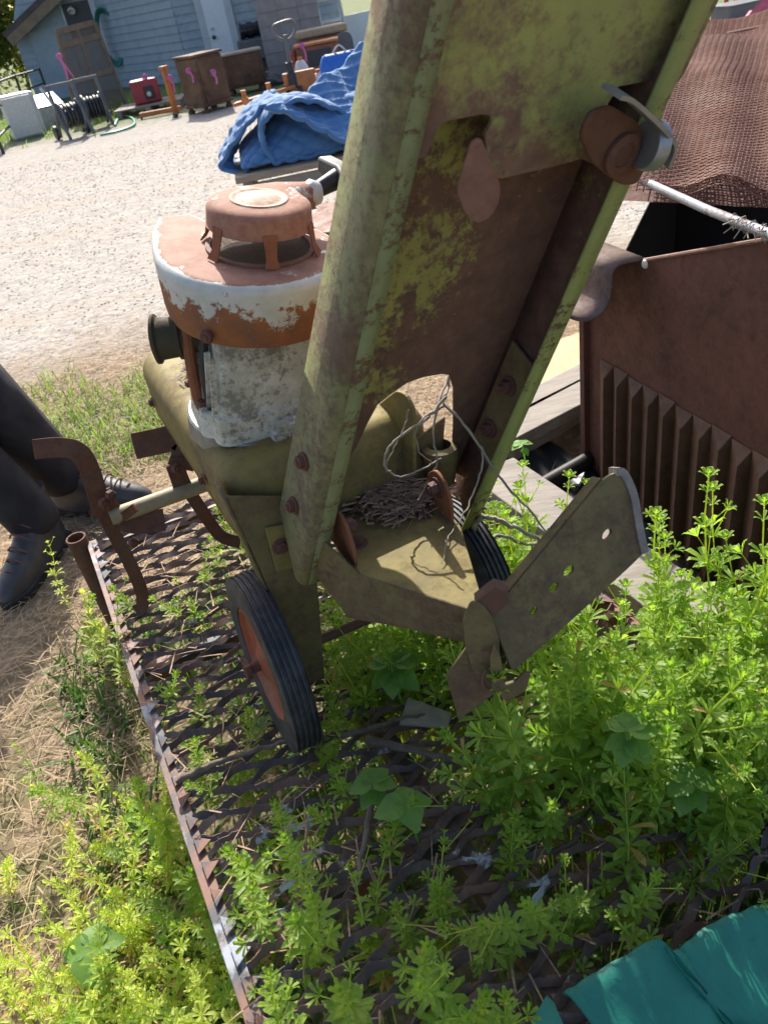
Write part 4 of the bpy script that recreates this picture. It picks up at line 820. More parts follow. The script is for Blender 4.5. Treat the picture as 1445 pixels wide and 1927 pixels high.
def cleaver_data(*a, mats=None, **k):
    V, F, MI = cleaver_mesh(*a, **k); me = bpy.data.meshes.new(a[0]); me.from_pydata(V, [], F); me.materials.append((mats or (m_leaf, m_leafy))[0]); me.materials.append((mats or (m_leaf, m_leafy))[1]); me.materials.append(m_dead); me.polygons.foreach_set('material_index', MI); return me
PLM = [cleaver_data('cleavers', .47+.03*i, 8, .038+.002*(i % 3), .10+.05*(i % 4), 100+i, bare=.52) for i in range(8)]      # grow up through the deck from the soil
PLT = [cleaver_data('cleavers_tall', .60+.05*i, 11, .045+.004*(i % 3), .06+.04*(i % 4), 200+i, bare=.30) for i in range(7)]
PLS = [cleaver_data('cleavers_short', .20+.03*i, 7, .030+.002*(i % 2), .15+.08*(i % 3), 300+i, bare=.1) for i in range(6)]
PLY = [cleaver_data('cleavers_pale', .20+.03*i, 7, .028, .15+.08*(i % 3), 400+i, bare=.1, mats=(m_leafy, m_leafy)) for i in range(4)]
def put(me, x, y, rz, sc, label, group, name='cleavers_plant', zs=None):
    b, a, _ = inv(np.array([x, y, ZG]))
    if group.startswith('tall'):
        if b > .5: label, group = 'tall cleavers plant growing up against the long grey plank', 'cleavers by the plank'
        elif a < .02: label, group = 'cleavers plant growing up beside the right wheel of the tiller', 'cleavers by the right wheel'
        elif a > .36: label, group = 'sparse cleavers plant between the thick stand and the teal sled', 'cleavers by the sled'
    elif group.startswith('cleavers scattered'):
        if a < -.35: label, group = 'small cleavers plant poking through the mesh near the tines', 'cleavers by the tines'
        elif b > .06 and a < .1: label, group = 'shaded cleavers plant under the hitch plate behind the left wheel', 'cleavers under the hitch'
        elif b < 0: label, group = 'small cleavers plant poking through the mesh outside the left wheel', 'cleavers outside the left wheel'
        elif a > .1: label, group = 'small cleavers plant on the open mesh in front of the left wheel', 'cleavers in front of the left wheel'
    elif group.startswith('cleavers on the ground') and a < -.5: label, group = 'cleavers plant at the foot of the corner pipe leg by the boots', 'cleavers by the corner pipe'
    o = bpy.data.objects.new(name, me); COL.objects.link(o); o.location = (x, y, 0); o.rotation_euler = (0, 0, rz); o.scale = (sc, sc, (zs or sc)); return tag(o, label, 'weed', group)
def put_top(meset, px, py, ztop, label, group):          # plant whose tip shows at a pixel, at height ztop above the soil
    p = P(px, py, ztop); i = int(rng.integers(0, len(meset))); me = meset[i]; H = max(v_.co.z for v_ in me.vertices); rz = rng.uniform(0, 2*pi)
    tipv = max(me.vertices, key=lambda v_: v_.co.z).co; c, s_ = math.cos(rz), math.sin(rz); sc = ztop/H; sx = max(.7, min(1.15, sc))
    put(me, p[0]-(tipv.x*c-tipv.y*s_)*sx, p[1]-(tipv.x*s_+tipv.y*c)*sx, rz, sx, label, group, zs=sc)
G1, LB1 = 'cleavers scattered through the open mesh', 'small cleavers plant poking up through the open mesh between the wheels and rail'
for px, py, z in ((325, 1262, .36), (352, 1275, .37), (440, 1330, .36), (355, 1398, .35), (360, 1470, .34), (515, 1510, .36), (605, 1290, .40), (625, 1395, .36), (640, 1440, .35), (455, 1320, .35), (415, 945, .42), (330, 1090, .37),
                  (690, 1590, .34), (775, 1560, .36), (835, 1510, .38), (590, 1520, .33), (760, 1700, .36), (820, 1640, .35), (215, 1130, .36), (400, 1040, .36), (440, 1090, .34), (290, 1120, .36), (230, 1090, .38), (395, 1010, .36), (650, 1190, .38), (690, 1180, .36), (650, 1150, .36)):
    put_top(PLM, px, py, z, LB1, G1)
G2, LB2 = 'cleavers along the near left deck edge', 'bright cleavers stem rising over the near left rail of the mesh deck'
for px, py, z in ((430, 1590, .42), (505, 1600, .46), (470, 1665, .42), (560, 1680, .45), (545, 1800, .44), (500, 1850, .42), (760, 1740, .44), (800, 1770, .42), (840, 1760, .44), (830, 1830, .42), (905, 1870, .40), (620, 1830, .46), (1000, 1720, .38), (1030, 1700, .40), (960, 1890, .40), (870, 1900, .38)):
    put_top(PLM, px, py, z, LB2, G2)
G3, LB3 = 'tall cleavers crowding the right side of the deck', 'tall bright green cleavers plant in the thick stand by the depth stake'
top3 = [(1225, 955, .62), (1255, 1000, .60), (1330, 1110, .56), (1300, 1160, .55), (1420, 1240, .54), (1380, 1230, .55), (1250, 1090, .58), (1180, 1100, .58), (1120, 1130, .56), (1075, 1160, .54), (960, 1010, .46), (930, 1060, .46), (980, 1040, .48), (1010, 1055, .48), (1300, 1250, .54), (1215, 1170, .58), (1160, 1210, .54), (1110, 1250, .52), (1060, 1230, .52), (1440, 1330, .52)]
for px, py, z in top3: put_top(PLT, px, py, z, LB3, G3)
for i in range(46):
    px = rng.uniform(930, 1445); py = rng.uniform(1200, 1420); 
    if py < 1330-(px-900)*.25+rng.uniform(-20, 30) or (px < 1060 and py < 1400): continue
    put_top(PLT if rng.uniform() < .7 else PLM, px, py, rng.uniform(.38, .52), LB3, G3)
for px, py, z in ((1060, 1620, .37), (1230, 1640, .37), (1160, 1760-40, .36), (960, 1540, .39), (1390, 1640, .36), (1410, 1560, .38), (1060, 1480, .4), (880, 1540, .38)): put_top(PLM, px, py, z, LB3, G3)
G4, LB4 = 'cleavers on the ground left of the deck', 'cleavers plant growing on the straw covered ground beside the left rail'
for px, py in ((250, 1465), (310, 1500), (200, 1590), (330, 1560), (350, 1630), (215, 1680), (290, 1720), (370, 1740), (340, 1790), (230, 1830), (410, 1880), (180, 1700), (260, 1900), (350, 1915), (170, 1020), (140, 1050), (100, 1010), (165, 1120), (150, 1110), (30, 1400), (60, 1480), (130, 1900), (390, 1830), (330, 1730)):
    put_top(PLS if rng.uniform() < .65 else PLY, px, py, rng.uniform(.13, .30), LB4, G4)
# the mass between them
def mass(name, pts, data, label):
    VV = []; FF = []; MM = []; n0 = 0
    for (x, y, sc) in pts:
        V, F, MI = data[int(rng.integers(0, len(data)))]; c, s_ = math.cos(a := rng.uniform(0, 2*pi)), math.sin(a); v_ = np.array(V)*sc; v_ = np.stack([v_[:, 0]*c-v_[:, 1]*s_+x, v_[:, 0]*s_+v_[:, 1]*c+y, v_[:, 2]], 1)
        VV.append(v_); FF += [tuple(i+n0 for i in f_) for f_ in F]; MM += MI; n0 += len(V)
    me = bpy.data.meshes.new(name); me.from_pydata(np.concatenate(VV).tolist(), [], FF); o = link(name, me, m_leafy if 'carpet' in name else m_leaf, smooth=0); me.materials.append(m_leafy); me.materials.append(m_dead); me.polygons.foreach_set('material_index', MM); tag(o, label, 'weeds', kind='stuff')
dat = [cleaver_mesh('m', .42+.04*i, 7, .038, .15, 500+i, bare=.28) for i in range(5)]
pts = []
while len(pts) < 125:
    px, py = rng.uniform(880, 1560), rng.uniform(1180, 1640)
    if py < 1380-(px-900)*.35 or py > 1440 or px < 925 or (px < 1050 and py < 1400): continue
    q = P(px, py, .36); pts.append((q[0], q[1], rng.uniform(.85, 1.15)))
for _ in range(38):
    px, py = rng.uniform(640, 900), rng.uniform(1150, 1290); q = P(px, py, .34); pts.append((q[0], q[1], rng.uniform(.8, .95)))
for _ in range(34):
    px, py = rng.uniform(900, 1060), rng.uniform(1030, 1130); q = P(px, py, .36); pts.append((q[0], q[1], rng.uniform(.8, 1.0)))
mass('cleavers_stand', pts, dat, 'dense mass of bright green cleavers filling the right side of the deck')
dat = [cleaver_mesh('m', .08+.025*i, 5, .018, .3, 520+i, bare=.05) for i in range(5)]
pts = []
while len(pts) < 120:
    px, py = rng.uniform(-60, 470), rng.uniform(1420, 1990)
    if rng.uniform() > np.clip((py-1380)/420, .15, 1)*np.clip(.35+(px/420), .3, 1): continue
    q = P(px, py, .05); 
    if inv(q)[0] > -.23: continue
    pts.append((q[0], q[1], rng.uniform(.7, 1.2)))
mass('cleavers_carpet', pts, dat, 'carpet of low yellow green cleavers on the ground at the near left')
# broad-leaved seedlings
def broad_plant(px, py, z, leaves, L, label, name='nettle_plant', root=True):
    q = P(px, py, z); V = []; F = []; r = rng
    mb = MB(); mb.tube([(q[0], q[1], 0), (q[0]+.006, q[1], z*.6), tuple(q)], .0022, 5)
    for k in range(leaves):
        a = 2*pi*k/leaves+r.uniform(-.3, .3); lev = k//4; d = np.array([math.cos(a), math.sin(a), .1-.12*lev]); u = np.array([0, 0, 1.]); s_ = nrm(np.cross(d, u)); l_ = L*(1-.12*lev)*r.uniform(.8, 1.1); o = q-np.array([0, 0, .018*lev])
        prof = [(0, .02), (.15, .32), (.32, .44), (.5, .42), (.68, .31), (.84, .16), (1, 0)]
        n = len(mb.v); vs = []
        for i, (t_, w_) in enumerate(prof):
            c = o+d*t_*l_-u*l_*.35*t_*t_; jag = .03*(i % 2); vs += [c+s_*(w_+jag)*l_+u*w_*l_*.22, c, c-s_*(w_+jag)*l_+u*w_*l_*.22]
        mb.add(vs, [f_ for i in range(len(prof)-1) for f_ in ((i*3, i*3+3, i*3+4, i*3+1), (i*3+1, i*3+4, i*3+5, i*3+2))])
    o = mb.build(name, m_broad, smooth=180, org=(q[0], q[1], 0), fix=False); return tag(o, label, 'weed')
broad_plant(700, 1472, .37, 6, .036, 'broad leaved seedling with scalloped leaves on the shaded mesh beside a stick')
broad_plant(765, 1515, .36, 4, .046, 'four large notched leaves over the mesh right of the bark stick')
broad_plant(735, 1250, .37, 7, .055, 'dark broad leaved nettle in the shade under the hitch')
broad_plant(1180, 1375, .50, 8, .038, 'dead nettle with drooping grey green leaves in the cleavers stand')
broad_plant(1300, 1470, .40, 6, .04, 'second nettle low in the cleavers stand')
broad_plant(170, 1785, .12, 4, .055, 'single seedling with four smooth oval leaves on the near left ground', 'seedling')
broad_plant(982, 835, .16, 5, .035, 'small broad leaved weed beside the lumber', 'seedling')

# ================================================================= PERSON (left edge)
t = NT('black_trousers'); f = t.noise(14, 6, .6); t.col(t.mix(t.ramp(f, .35, .7), (.012, .011, .013), (.028, .025, .028))); t.rough(.85); t.bump(t.noise(8, 1, .5, stretch=(1, 1, .8), dist=.6), .7, .03); m_trou = t.m
m_boot = plain('dark_leather', (.035, .034, .036), .42, .4, 25, .4, c2=(.06, .055, .05)); m_sole = plain('boot_sole', (.02, .02, .02), .8); m_lace = plain('brown_lace', (.16, .07, .06), .8); m_pink = plain('pink_trim', (.55, .06, .25), .6); m_skin = plain('skin', (.45, .26, .18), .5, .1); m_hair = plain('dark_hair', (.03, .02, .015), .6); m_shirt = plain('grey_camo_shirt', (.12, .12, .10), .9, .6, 12, .3, c2=(.3, .29, .27))
per = thing('person', (-1.12, 2.18, 0), 'person in black trousers and dark lace-up boots standing beside the tiller', 'person')
def skin(name, nodes, edges, mat, sub=2, root=0):
    me = bpy.data.meshes.new(name); bm = bmesh.new(); ly = bm.verts.layers.skin.verify(); o0 = ORG[per.name]
    vs = [bm.verts.new(tuple(np.array(p)-o0)) for p, r in nodes]
    for v_, (p, r) in zip(vs, nodes): v_[ly].radius = (r, r) if np.isscalar(r) else r
    vs[root][ly].use_root = True
    for a, b in edges: bm.edges.new((vs[a], vs[b]))
    bm.to_mesh(me); bm.free(); o = bpy.data.objects.new(name, me); COL.objects.link(o); o.parent = per; me.materials.append(mat); ORG[o.name] = o0
    k = o.modifiers.new('skin', 'SKIN'); k.use_smooth_shade = True; k2 = o.modifiers.new('sub', 'SUBSURF'); k2.levels = sub; k2.render_levels = sub; return o
hip = np.array([-1.30, 2.20, .90]); kn1 = P(-5, 770, .44); kn2 = np.array([-1.16, 2.0, .47]); an1 = P(128, 905, .12); an2 = P(70, 985, .12)
an1 = np.array([an1[0], an1[1], .13]); an2 = np.array([an2[0], an2[1], .13]); ch = hip+[-.05, 0, .32]; nk = hip+[-.06, -.02, .56]; hd_ = nk+[.03, -.02, .13]
h1 = hip+[.02, .09, -.04]; h2 = hip+[.02, -.09, -.04]; s1 = nk+[0, .17, -.08]; s2 = nk+[0, -.17, -.08]; e1 = s1+[.02, .06, -.28]; e2 = s2+[.02, -.06, -.28]; w1 = e1+[.20, .0, -.12]; w2 = e2+[.20, .02, -.12]
skin('body', [(hip, .12), (h1, .08), (kn1, .05), (an1, .035), (h2, .08), (kn2, .05), (an2, .035), (ch, .12), (nk, .05), (hd_, (.085, .10)), (hd_+[.01, 0, .1], .07), (s1, .05), (e1, .04), (w1, .028), (w1+[.09, 0, -.03], .025), (s2, .05), (e2, .04), (w2, .028), (w2+[.09, 0, -.03], .025)],
     [(0, 1), (1, 2), (2, 3), (0, 4), (4, 5), (5, 6), (0, 7), (7, 8), (8, 9), (9, 10), (7, 11), (11, 12), (12, 13), (13, 14), (7, 15), (15, 16), (16, 17), (17, 18)], m_skin)
md1 = (kn1*.55+an1*.45); md2 = (kn2*.5+an2*.5)
skin('trousers', [(hip+[0, 0, .05], .165), (h1, .115), ((h1+kn1)/2, .105), (kn1, .098), (md1, .092), (an1+[-.01, 0, .03], .085), (an1+[0, 0, -.045], .088), (h2, .115), ((h2+kn2)/2, .105), (kn2, .095), (md2, .088), (an2+[0, 0, .03], .082), (an2+[0, 0, -.045], .086)],
     [(0, 1), (1, 2), (2, 3), (3, 4), (4, 5), (5, 6), (0, 7), (7, 8), (8, 9), (9, 10), (10, 11), (11, 12)], m_trou)
skin('shirt', [(hip+[0, 0, .02], .18), (ch, .175), (nk+[0, 0, -.05], .075), (s1, .085), (e1, .065), (w1*.85+e1*.15, .048), (s2, .085), (e2, .065), (w2*.85+e2*.15, .048)], [(0, 1), (1, 2), (1, 3), (3, 4), (4, 5), (1, 6), (6, 7), (7, 8)], m_shirt)
MB().lathe(hd_+[-.02, 0, .02], (0, 0, 1), [(.10, -.05), (.112, .02), (.105, .08), (.07, .125), (.0001, .14)], 20).build('hair', m_hair, per)
def boot(an, toe, lab):
    d = nrm((toe-an)*[1, 1, 0]); s = np.array([-d[1], d[0], 0]); L = np.linalg.norm((toe-an)*[1, 1, 0]); o = an*[1, 1, 0]; mb = MB(); n = 26; rings = []
    for z, xb, xf, w_, sq in ((.026, -.085, L, .048, 1), (.05, -.088, L-.004, .050, 1), (.075, -.086, L-.035, .049, .9), (.098, -.082, L-.10, .046, .8), (.125, -.078, L-.155, .044, .7), (.16, -.075, .045, .045, .6), (.20, -.075, .04, .047, .6), (.225, -.078, .042, .049, .6)):
        for k in range(n):
            a = 2*pi*k/n; u = math.cos(a); x = (xf+xb)/2+(xf-xb)/2*math.copysign(abs(u)**.8, u); wd = w_*(1-.18*max(0, -u)*sq-.12*max(0, u)**3)*math.copysign(abs(math.sin(a))**.75, math.sin(a)); mb.v.append(tuple(o+d*x+s*wd+np.array([0, 0, z])))
    mb.f = [(i*n+j, i*n+(j+1) % n, (i+1)*n+(j+1) % n, (i+1)*n+j) for i in range(7) for j in range(n)]+[tuple(range(7*n, 8*n))]
    b = mb.build('boot', m_boot, per, smooth=60); b['label'] = lab
    out = rpoly([(-.09, -.038), (-.09, .038), (L*.35, .042), (L-.05, .052), (L+.004, .02), (L+.004, -.02), (L-.05, -.052), (L*.35, -.042)], .03, 4)
    MB().pillow(o, d, s, U0, out, [(.003, 0), (0, .006), (0, .026), (.004, .030)], cap0=True).build('sole', m_sole, b)
    for k in range(6):
        x = L-.075-.028*k; z = .076+.021*k+.004*(k > 2); x2 = max(x, .04); MB().tube(smoothpath([o+d*x2+s*.034+U0*(z-.012), o+d*(x2+.008)+U0*(z+.014), o+d*(x2-.008)-s*.034+U0*(z-.010)], 4), .003, 6).build('lace', m_lace, b)
    MB().bar([o-d*.08+U0*.15, o-d*.085+U0*.20], s, .018, .004).build('heel_tab', m_pink, b)
boot(an1, P(290, 937, .03), 'dark lace-up boot pointing at the tines'); boot(an2, P(8, 1135, .03), 'dark lace-up boot on the straw')

# ================================================================= BENCH AND BLUE QUILT
BZ = .45; bq = P(445, 348, BZ)
ben = thing('wooden_bench', bq*[1, 1, 0]+[.6, .4, 0], 'low weathered wooden bench under the blue quilted blanket', 'bench')
bx = nrm([1, .05, 0]); by = np.array([-bx[1], bx[0], 0])
for k in range(5):
    p0 = bq+by*(k*.165)
    MB().prism([p0, p0+bx*1.5, p0+bx*1.5+by*.155, p0+by*.155], (0, 0, .035)).build('plank', m_plankl, ben, smooth=0, bevel=.006)
for i, j in ((.03, .03), (1.38, .03), (.03, .72), (1.38, .72)): MB().box(bq*[1, 1, 0]+bx*(i+.04)+by*(j+.04)+[0, 0, BZ/2-.002], (bx, by, U0), (.035, .035, BZ/2-.004)).build('leg', m_wood, ben, smooth=0, bevel=.003)
MB().box(bq+bx*.75+by*.03+[0, 0, -.06], (bx, by, U0), (.66, .012, .045)).build('apron', m_wood, ben, smooth=0)
t = NT('blue_quilt'); f = t.noise(5, 5); t.col(t.mix(t.ramp(f, .35, .7), (.06, .17, .36), (.085, .22, .43))); t.rough(.85); t.b.inputs['Sheen Weight'].default_value = .3; t.bump(t.noise(60, 5), .3, .004); m_quilt = t.m
def bl(px, py): q = PL(px, py, bq+by*.06, by); return q
prof = [bl(x, y) for x, y in ((690, 352), (630, 350), (575, 345), (530, 320), (503, 285), (492, 250), (503, 215), (535, 195), (580, 192), (625, 208), (665, 228), (700, 240))]
prof = smoothpath(prof, 14); al = np.concatenate([[0], np.cumsum([np.linalg.norm(prof[i+1]-prof[i]) for i in range(len(prof)-1)])]); nv_ = 80; dep = .66
def quilt_sheet(name, rowfn, al, nv_, dep, parent, amp=.020, cellq=.085, thick=.022):
    nu_ = len(al); G = np.array([[rowfn(i, j/nv_) for j in range(nv_+1)] for i in range(nu_)])
    du = np.gradient(G, axis=0); dvv = np.gradient(G, axis=1); nn = np.cross(du, dvv); nn /= np.linalg.norm(nn, axis=2)[:, :, None]+1e-9
    uu = np.array(al)[:, None]; vv = np.linspace(0, dep, nv_+1)[None]; a1 = np.abs(np.sin((uu+vv)/cellq*pi/1.4)); a2 = np.abs(np.sin((uu-vv)/cellq*pi/1.4)); pf = (np.minimum(a1, a2)**.42)+.25*(vnoise(uu*1., vv*1., 16, 4))
    G = G+nn*(amp*(pf-.6))[:, :, None]; mb = MB(); mb.v = [tuple(p) for p in G.reshape(-1, 3)]; m_ = nv_+1; mb.f = [(i*m_+j, (i+1)*m_+j, (i+1)*m_+j+1, i*m_+j+1) for i in range(nu_-1) for j in range(nv_)]
    o = mb.build(name, m_quilt, parent, smooth=180, fix=False); md = o.modifiers.new('s', 'SOLIDIFY'); md.thickness = thick; md.offset = 0; return o
blk = thing('quilted_blanket', bq+bx*.5+by*.3+[0, 0, .035], 'blue diamond quilted moving blanket heaped in a folded roll on the bench', 'blanket')
top_i = len(prof)*.55
def r1(i, v_):
    p = prof[i]+by*(v_*dep); k = i/len(prof); w_ = max(0, min(1, (k-.48)/.3)); zc = BZ+.10; cl_ = max(0, (v_-.25)/.75)**1.3; p = p+np.array([0, 0, 1])*w_*(v_**.9)*.05+np.array([0, 0, .014])*math.sin(v_*11+k*9); p[2] = p[2]*(1-cl_*.8)+zc*cl_*.8; p[2] = max(p[2], BZ+.06); return p
quilt_sheet('fold', r1, al, nv_, dep, blk)
fp = [bl(x, y) for x, y in ((520, 190), (480, 215), (452, 255), (432, 300), (424, 322), (445, 338), (500, 345))]; fp = [p+by*.12 for p in smoothpath(fp, 14)]; al2 = np.concatenate([[0], np.cumsum([np.linalg.norm(fp[i+1]-fp[i]) for i in range(len(fp)-1)])])
def r2(i, v_): p = fp[i]+by*v_*.45+bx*.03*math.sin(v_*7+i*.1); p[2] = max(p[2], BZ+.02); return p
quilt_sheet('flap', r2, al2, 60, .45, blk)
tpf = [PL(x, y, bq+by*d_, by) for x, y, d_ in ((498, 205, .05), (540, 190, .16), (585, 168, .28), (625, 135, .40), (662, 103, .52), (705, 74, .64), (770, 42, .78))]; tpf = smoothpath(tpf, 16); al3 = np.concatenate([[0], np.cumsum([np.linalg.norm(tpf[i+1]-tpf[i]) for i in range(len(tpf)-1)])])
def r3(i, v_): p = tpf[i]+nrm([.85, -.30, -.42])*(v_*.62)+U0*.02*math.sin(v_*6+i*.2); p[2] = max(p[2], BZ+.07); return p
quilt_sheet('top_fold', r3, al3, 80, .62, blk)
hc3 = bq+bx*.64+by*.36+[0, 0, .05]
dth = np.linspace(0, pi, 100)
def r4(i, v_):
    a, e = dth[i], (v_-.5)*pi*.96; x_ = math.cos(a)*.56*(1+.06*math.sin(a*5)); return hc3+bx*x_*-1+by*math.sin(e)*.28+U0*(math.sin(a)*math.cos(e)*.25*(1+.12*math.sin(v_*9+a*3)))
quilt_sheet('lower_fold', r4, list(dth*.45), 70, .8, blk)
o = MB().prism([P(x, y, .38) for x, y in ((585, 425), (610, 392), (760, 392), (760, 450), (600, 450))], (0, 0, .03)).build('rusty_plate', m_rustp, smooth=0, bevel=.004, org=P(640, 420, .38)); tag(o, 'pinkish rusty plate lying behind the engine at the bench front', 'plate')
q = P(660, 420, .38); tag(MB().abox(q[0]-.08, q[0]+.08, q[1]-.02, q[1]+.2, 0, .376).build('wooden_crate', m_wood, smooth=0, bevel=.004, org=(q[0], q[1], 0)), 'wooden crate holding up the rusty plate', 'crate')

# ================================================================= YARD BEHIND
def G(px, py): return P(px, py, 0)
def gbox(name, base, wx, wy, h, yaw, mat, parent, z0=0, bevel=.01):
    c, s = math.cos(yaw), math.sin(yaw); x = np.array([c, s, 0]); y = np.array([-s, c, 0]); return MB().box(np.array(base)*[1, 1, 0]+[0, 0, z0+h/2], (x, y, U0), (wx/2, wy/2, h/2)).build(name, mat, parent, smooth=0, bevel=bevel)
def ribbon(p, label, L=.15):
    o = thing('pink_ribbon', p, label, 'ribbon'); mb = MB()
    mb.bar(smoothpath([p+[-.03, 0, .03], p+[0, -.02, 0], p+[.03, -.02, -L*.5], p+[.02, -.03, -L]], 4), (1, .3, .2), .026, .003).build('tail', m_rib, o, smooth=50)
    MB().tube([p+[.035*math.cos(q), .01, .03*math.sin(q)] for q in np.linspace(0, 2*pi, 12)[:-1]], .014, 6, closed=True).build('bow', m_rib, o)
m_rib = plain('pink_tape', (.58, .14, .34), .5, .1, 5, 0)
m_or = plain('orange_paint', (.55, .19, .05), .6, .35, 8, .2); m_dk = plain('dark_metal', (.03, .032, .035), .5, .3, 8, .1); m_gm = plain('grey_plastic', (.13, .135, .14), .55, .25, 6, .1); m_red = plain('faded_red_paint', (.34, .035, .05), .5, .3, 6, .15)
# --- safes
c0 = G(390, 214); hs = .72
sf = thing('iron_safe', c0+[0, .33, 0], 'tall rusty brown iron safe on short feet with pink ribbon on its door', 'safe')
yw = math.radians(42); X_ = np.array([math.cos(yw), math.sin(yw), 0]); Y_ = np.array([-X_[1], X_[0], 0]); cc_ = c0+X_*.25+Y_*.23
gbox('body', cc_, .50, .46, .60, yw, m_safe, sf, .10, .02); gbox('top_moulding', cc_, .54, .50, .035, yw, m_safe, sf, .703, .008); gbox('base_moulding', cc_, .53, .49, .04, yw, m_safe, sf, .075, .008)
dr = MB().box(cc_-Y_*.236+[0, 0, .40], (X_, Y_, U0), (.20, .008, .26)).build('door', m_safe, sf, smooth=0, bevel=.004)
MB().lathe(cc_-Y_*.244+[0, 0, .46], -Y_, [(.0001, .03), (.03, .028), (.034, 0)], 14).build('dial', m_grey, dr)
for i in (-1, 1):
    for j in (-1, 1): p = cc_+X_*i*.21+Y_*j*.19; MB().lathe(p*[1, 1, 0], (0, 0, 1), [(.05, 0), (.055, .03), (.03, .05), (.045, .08)], 12, cap0=True, cap1=True).build('foot', m_safe, sf)
ribbon(cc_-Y_*.27+[0, 0, .48], 'pink ribbon tied to the dial of the tall safe'); ribbon(G(430, 190)+[-.0, .1, .62], 'pink ribbon hanging at the corner between the two safes', .25); ribbon(cc_-X_*.27-Y_*.1+[0, 0, .56], 'pink ribbon on the left side of the tall safe')
c1 = G(462, 178)+[.05, .28, 0]
s2_ = thing('iron_safe', c1, 'lower rusty brown iron safe with a lamp on top beside the concrete pillar', 'safe')
gbox('body', c1, .62, .5, .46, .10, m_safe, s2_, .10, .02); gbox('top_slab', c1, .66, .54, .03, .10, m_wood, s2_, .563, .006); gbox('door', c1+np.array([.1*.25, -.255, 0]), .5, .02, .38, .10, m_safe, s2_, .14, .004)
for i in (-1, 1):
    for j in (-1, 1): MB().lathe(c1+[i*.26, j*.2, 0], (0, 0, 1), [(.04, 0), (.05, .03), (.03, .06), (.04, .098)], 10, cap0=True, cap1=True).build('foot', m_safe, s2_)
# --- drum motor on a grey cart
c2 = G(478, 150)+[.1, 1.0, 0]
dm = thing('tool_cart', c2, 'grey cart standing behind the lower safe', 'cart'); gbox('tray', c2, .62, .5, .35, .1, m_gm, dm, .25, .03)
for i in (-1, 1): MB().cyl(c2+[i*.2, -.28, .13], c2+[i*.2, -.22, .13], .13, 18).build('wheel', m_dk, dm)
MB().box(c2+[0, .1, .13], np.eye(3), (.26, .12, .115)).build('stand', m_gm, dm, smooth=0)
dz = zat(c2, 72); dr_ = thing('black_canister', c2+[0, 0, .6], 'shiny black ribbed canister lying on the grey cart', 'canister')
MB().lathe(c2+[-.22, 0, .74], (1, .1, 0), [(.0001, 0), (.12, 0), (.135, .02), (.135, .06), (.115, .07), (.115, .14), (.135, .15), (.135, .26), (.115, .27), (.115, .34), (.13, .35), (.12, .42), (.0001, .42)], 24).build('barrel', plain('gloss_black', (.02, .02, .022), .2), dr_); MB().box(c2+[0, 0, .607], np.eye(3), (.16, .1, .008)).build('saddle', m_dk, dr_, smooth=0)
# --- hose reel carts
def reel(px, py, sc, label, yaw):
    p = G(px, py); o = thing('hose_reel_cart', p, label, 'hose reel', 'hose reel carts by the leaning screen door'); c, s = math.cos(yaw), math.sin(yaw); x = np.array([c, s, 0])*sc; y = np.array([-s, c, 0])*sc; z = U0*sc
    for k in (-1, 1):
        e = p+x*k*.22
        MB().bar(smoothpath([e-y*.32+z*.03, e-y*.12+z*.32, e+y*.02+z*.72, e+y*.06+z*.86], 4), x, .05*sc, .05*sc).build('frame_side', m_gm, o, smooth=50); MB().bar(smoothpath([e+y*.34+z*.03, e+y*.2+z*.25, e+z*.5], 4), x, .05*sc, .045*sc).build('frame_brace', m_gm, o, smooth=50)
        MB().lathe(e-x*k*.05+z*.36, x*k/sc, [(.04*sc, -.012*sc), (.25*sc, -.012*sc), (.25*sc, .012*sc), (.04*sc, .012*sc)], 26).build('reel_flange', m_gm, o); MB().lathe(e+x*k*.04+y*.3+z*.12, x*k/sc, [(.0001, 0), (.07*sc, 0), (.12*sc, .005*sc), (.12*sc, .05*sc), (.0001, .05*sc)], 20).build('wheel', m_dk, o)
    MB().tube([p-x*.16+z*.36, p+x*.16+z*.36], .1*sc, 14).build('reel_drum', m_gm, o); MB().bar([p-x*.25+y*.06+z*.86, p+x*.25+y*.06+z*.86], U0, .05*sc, .04*sc).build('handle', m_gm, o)
    for k in range(5): MB().tube([p+x*(-.13+.065*k)+(y*math.cos(q)+z*math.sin(q))*(.17+.012*(k % 2))+z*.36 for q in np.linspace(0, 2*pi, 22)[:-1]], .03*sc, 6, closed=True).build('hose_coil', m_dk, o)
    return o
reel(148, 258, .80, 'grey plastic hose reel cart with black hose, nearer the wire fence', .5); reel(190, 240, .78, 'grey plastic hose reel cart standing next to the green hose on the gravel', .35)
ribbon(G(160, 245)+[.0, .0, 1.0], 'pink tape tied to the raised arm above the hose reels', .3); 
MB_ = MB().tube([G(160, 245)+[0, 0, .98], G(172, 240)+[0, 0, .70]], .012, 6); tag(MB_.build('marker_stick', m_rib, org=G(168, 242)+[0, 0, .7]), 'thin pink stick leaning over the hose reels', 'stick')
# --- green hose on the ground, coil on the wall
hp_ = smoothpath([G(x, y)+[0, 0, .02] for x, y in ((190, 257), (215, 252), (245, 243), (255, 235), (250, 225), (235, 222), (222, 228), (218, 238), (230, 212))], 5)
m_gh = plain('green_hose', (.05, .36, .22), .4, .2, 5, 0); tag(MB().tube(hp_, .016, 8).build('garden_hose', m_gh, smooth=60, org=hp_[0]), 'loose pale green garden hose snaking over the gravel edge', 'hose')
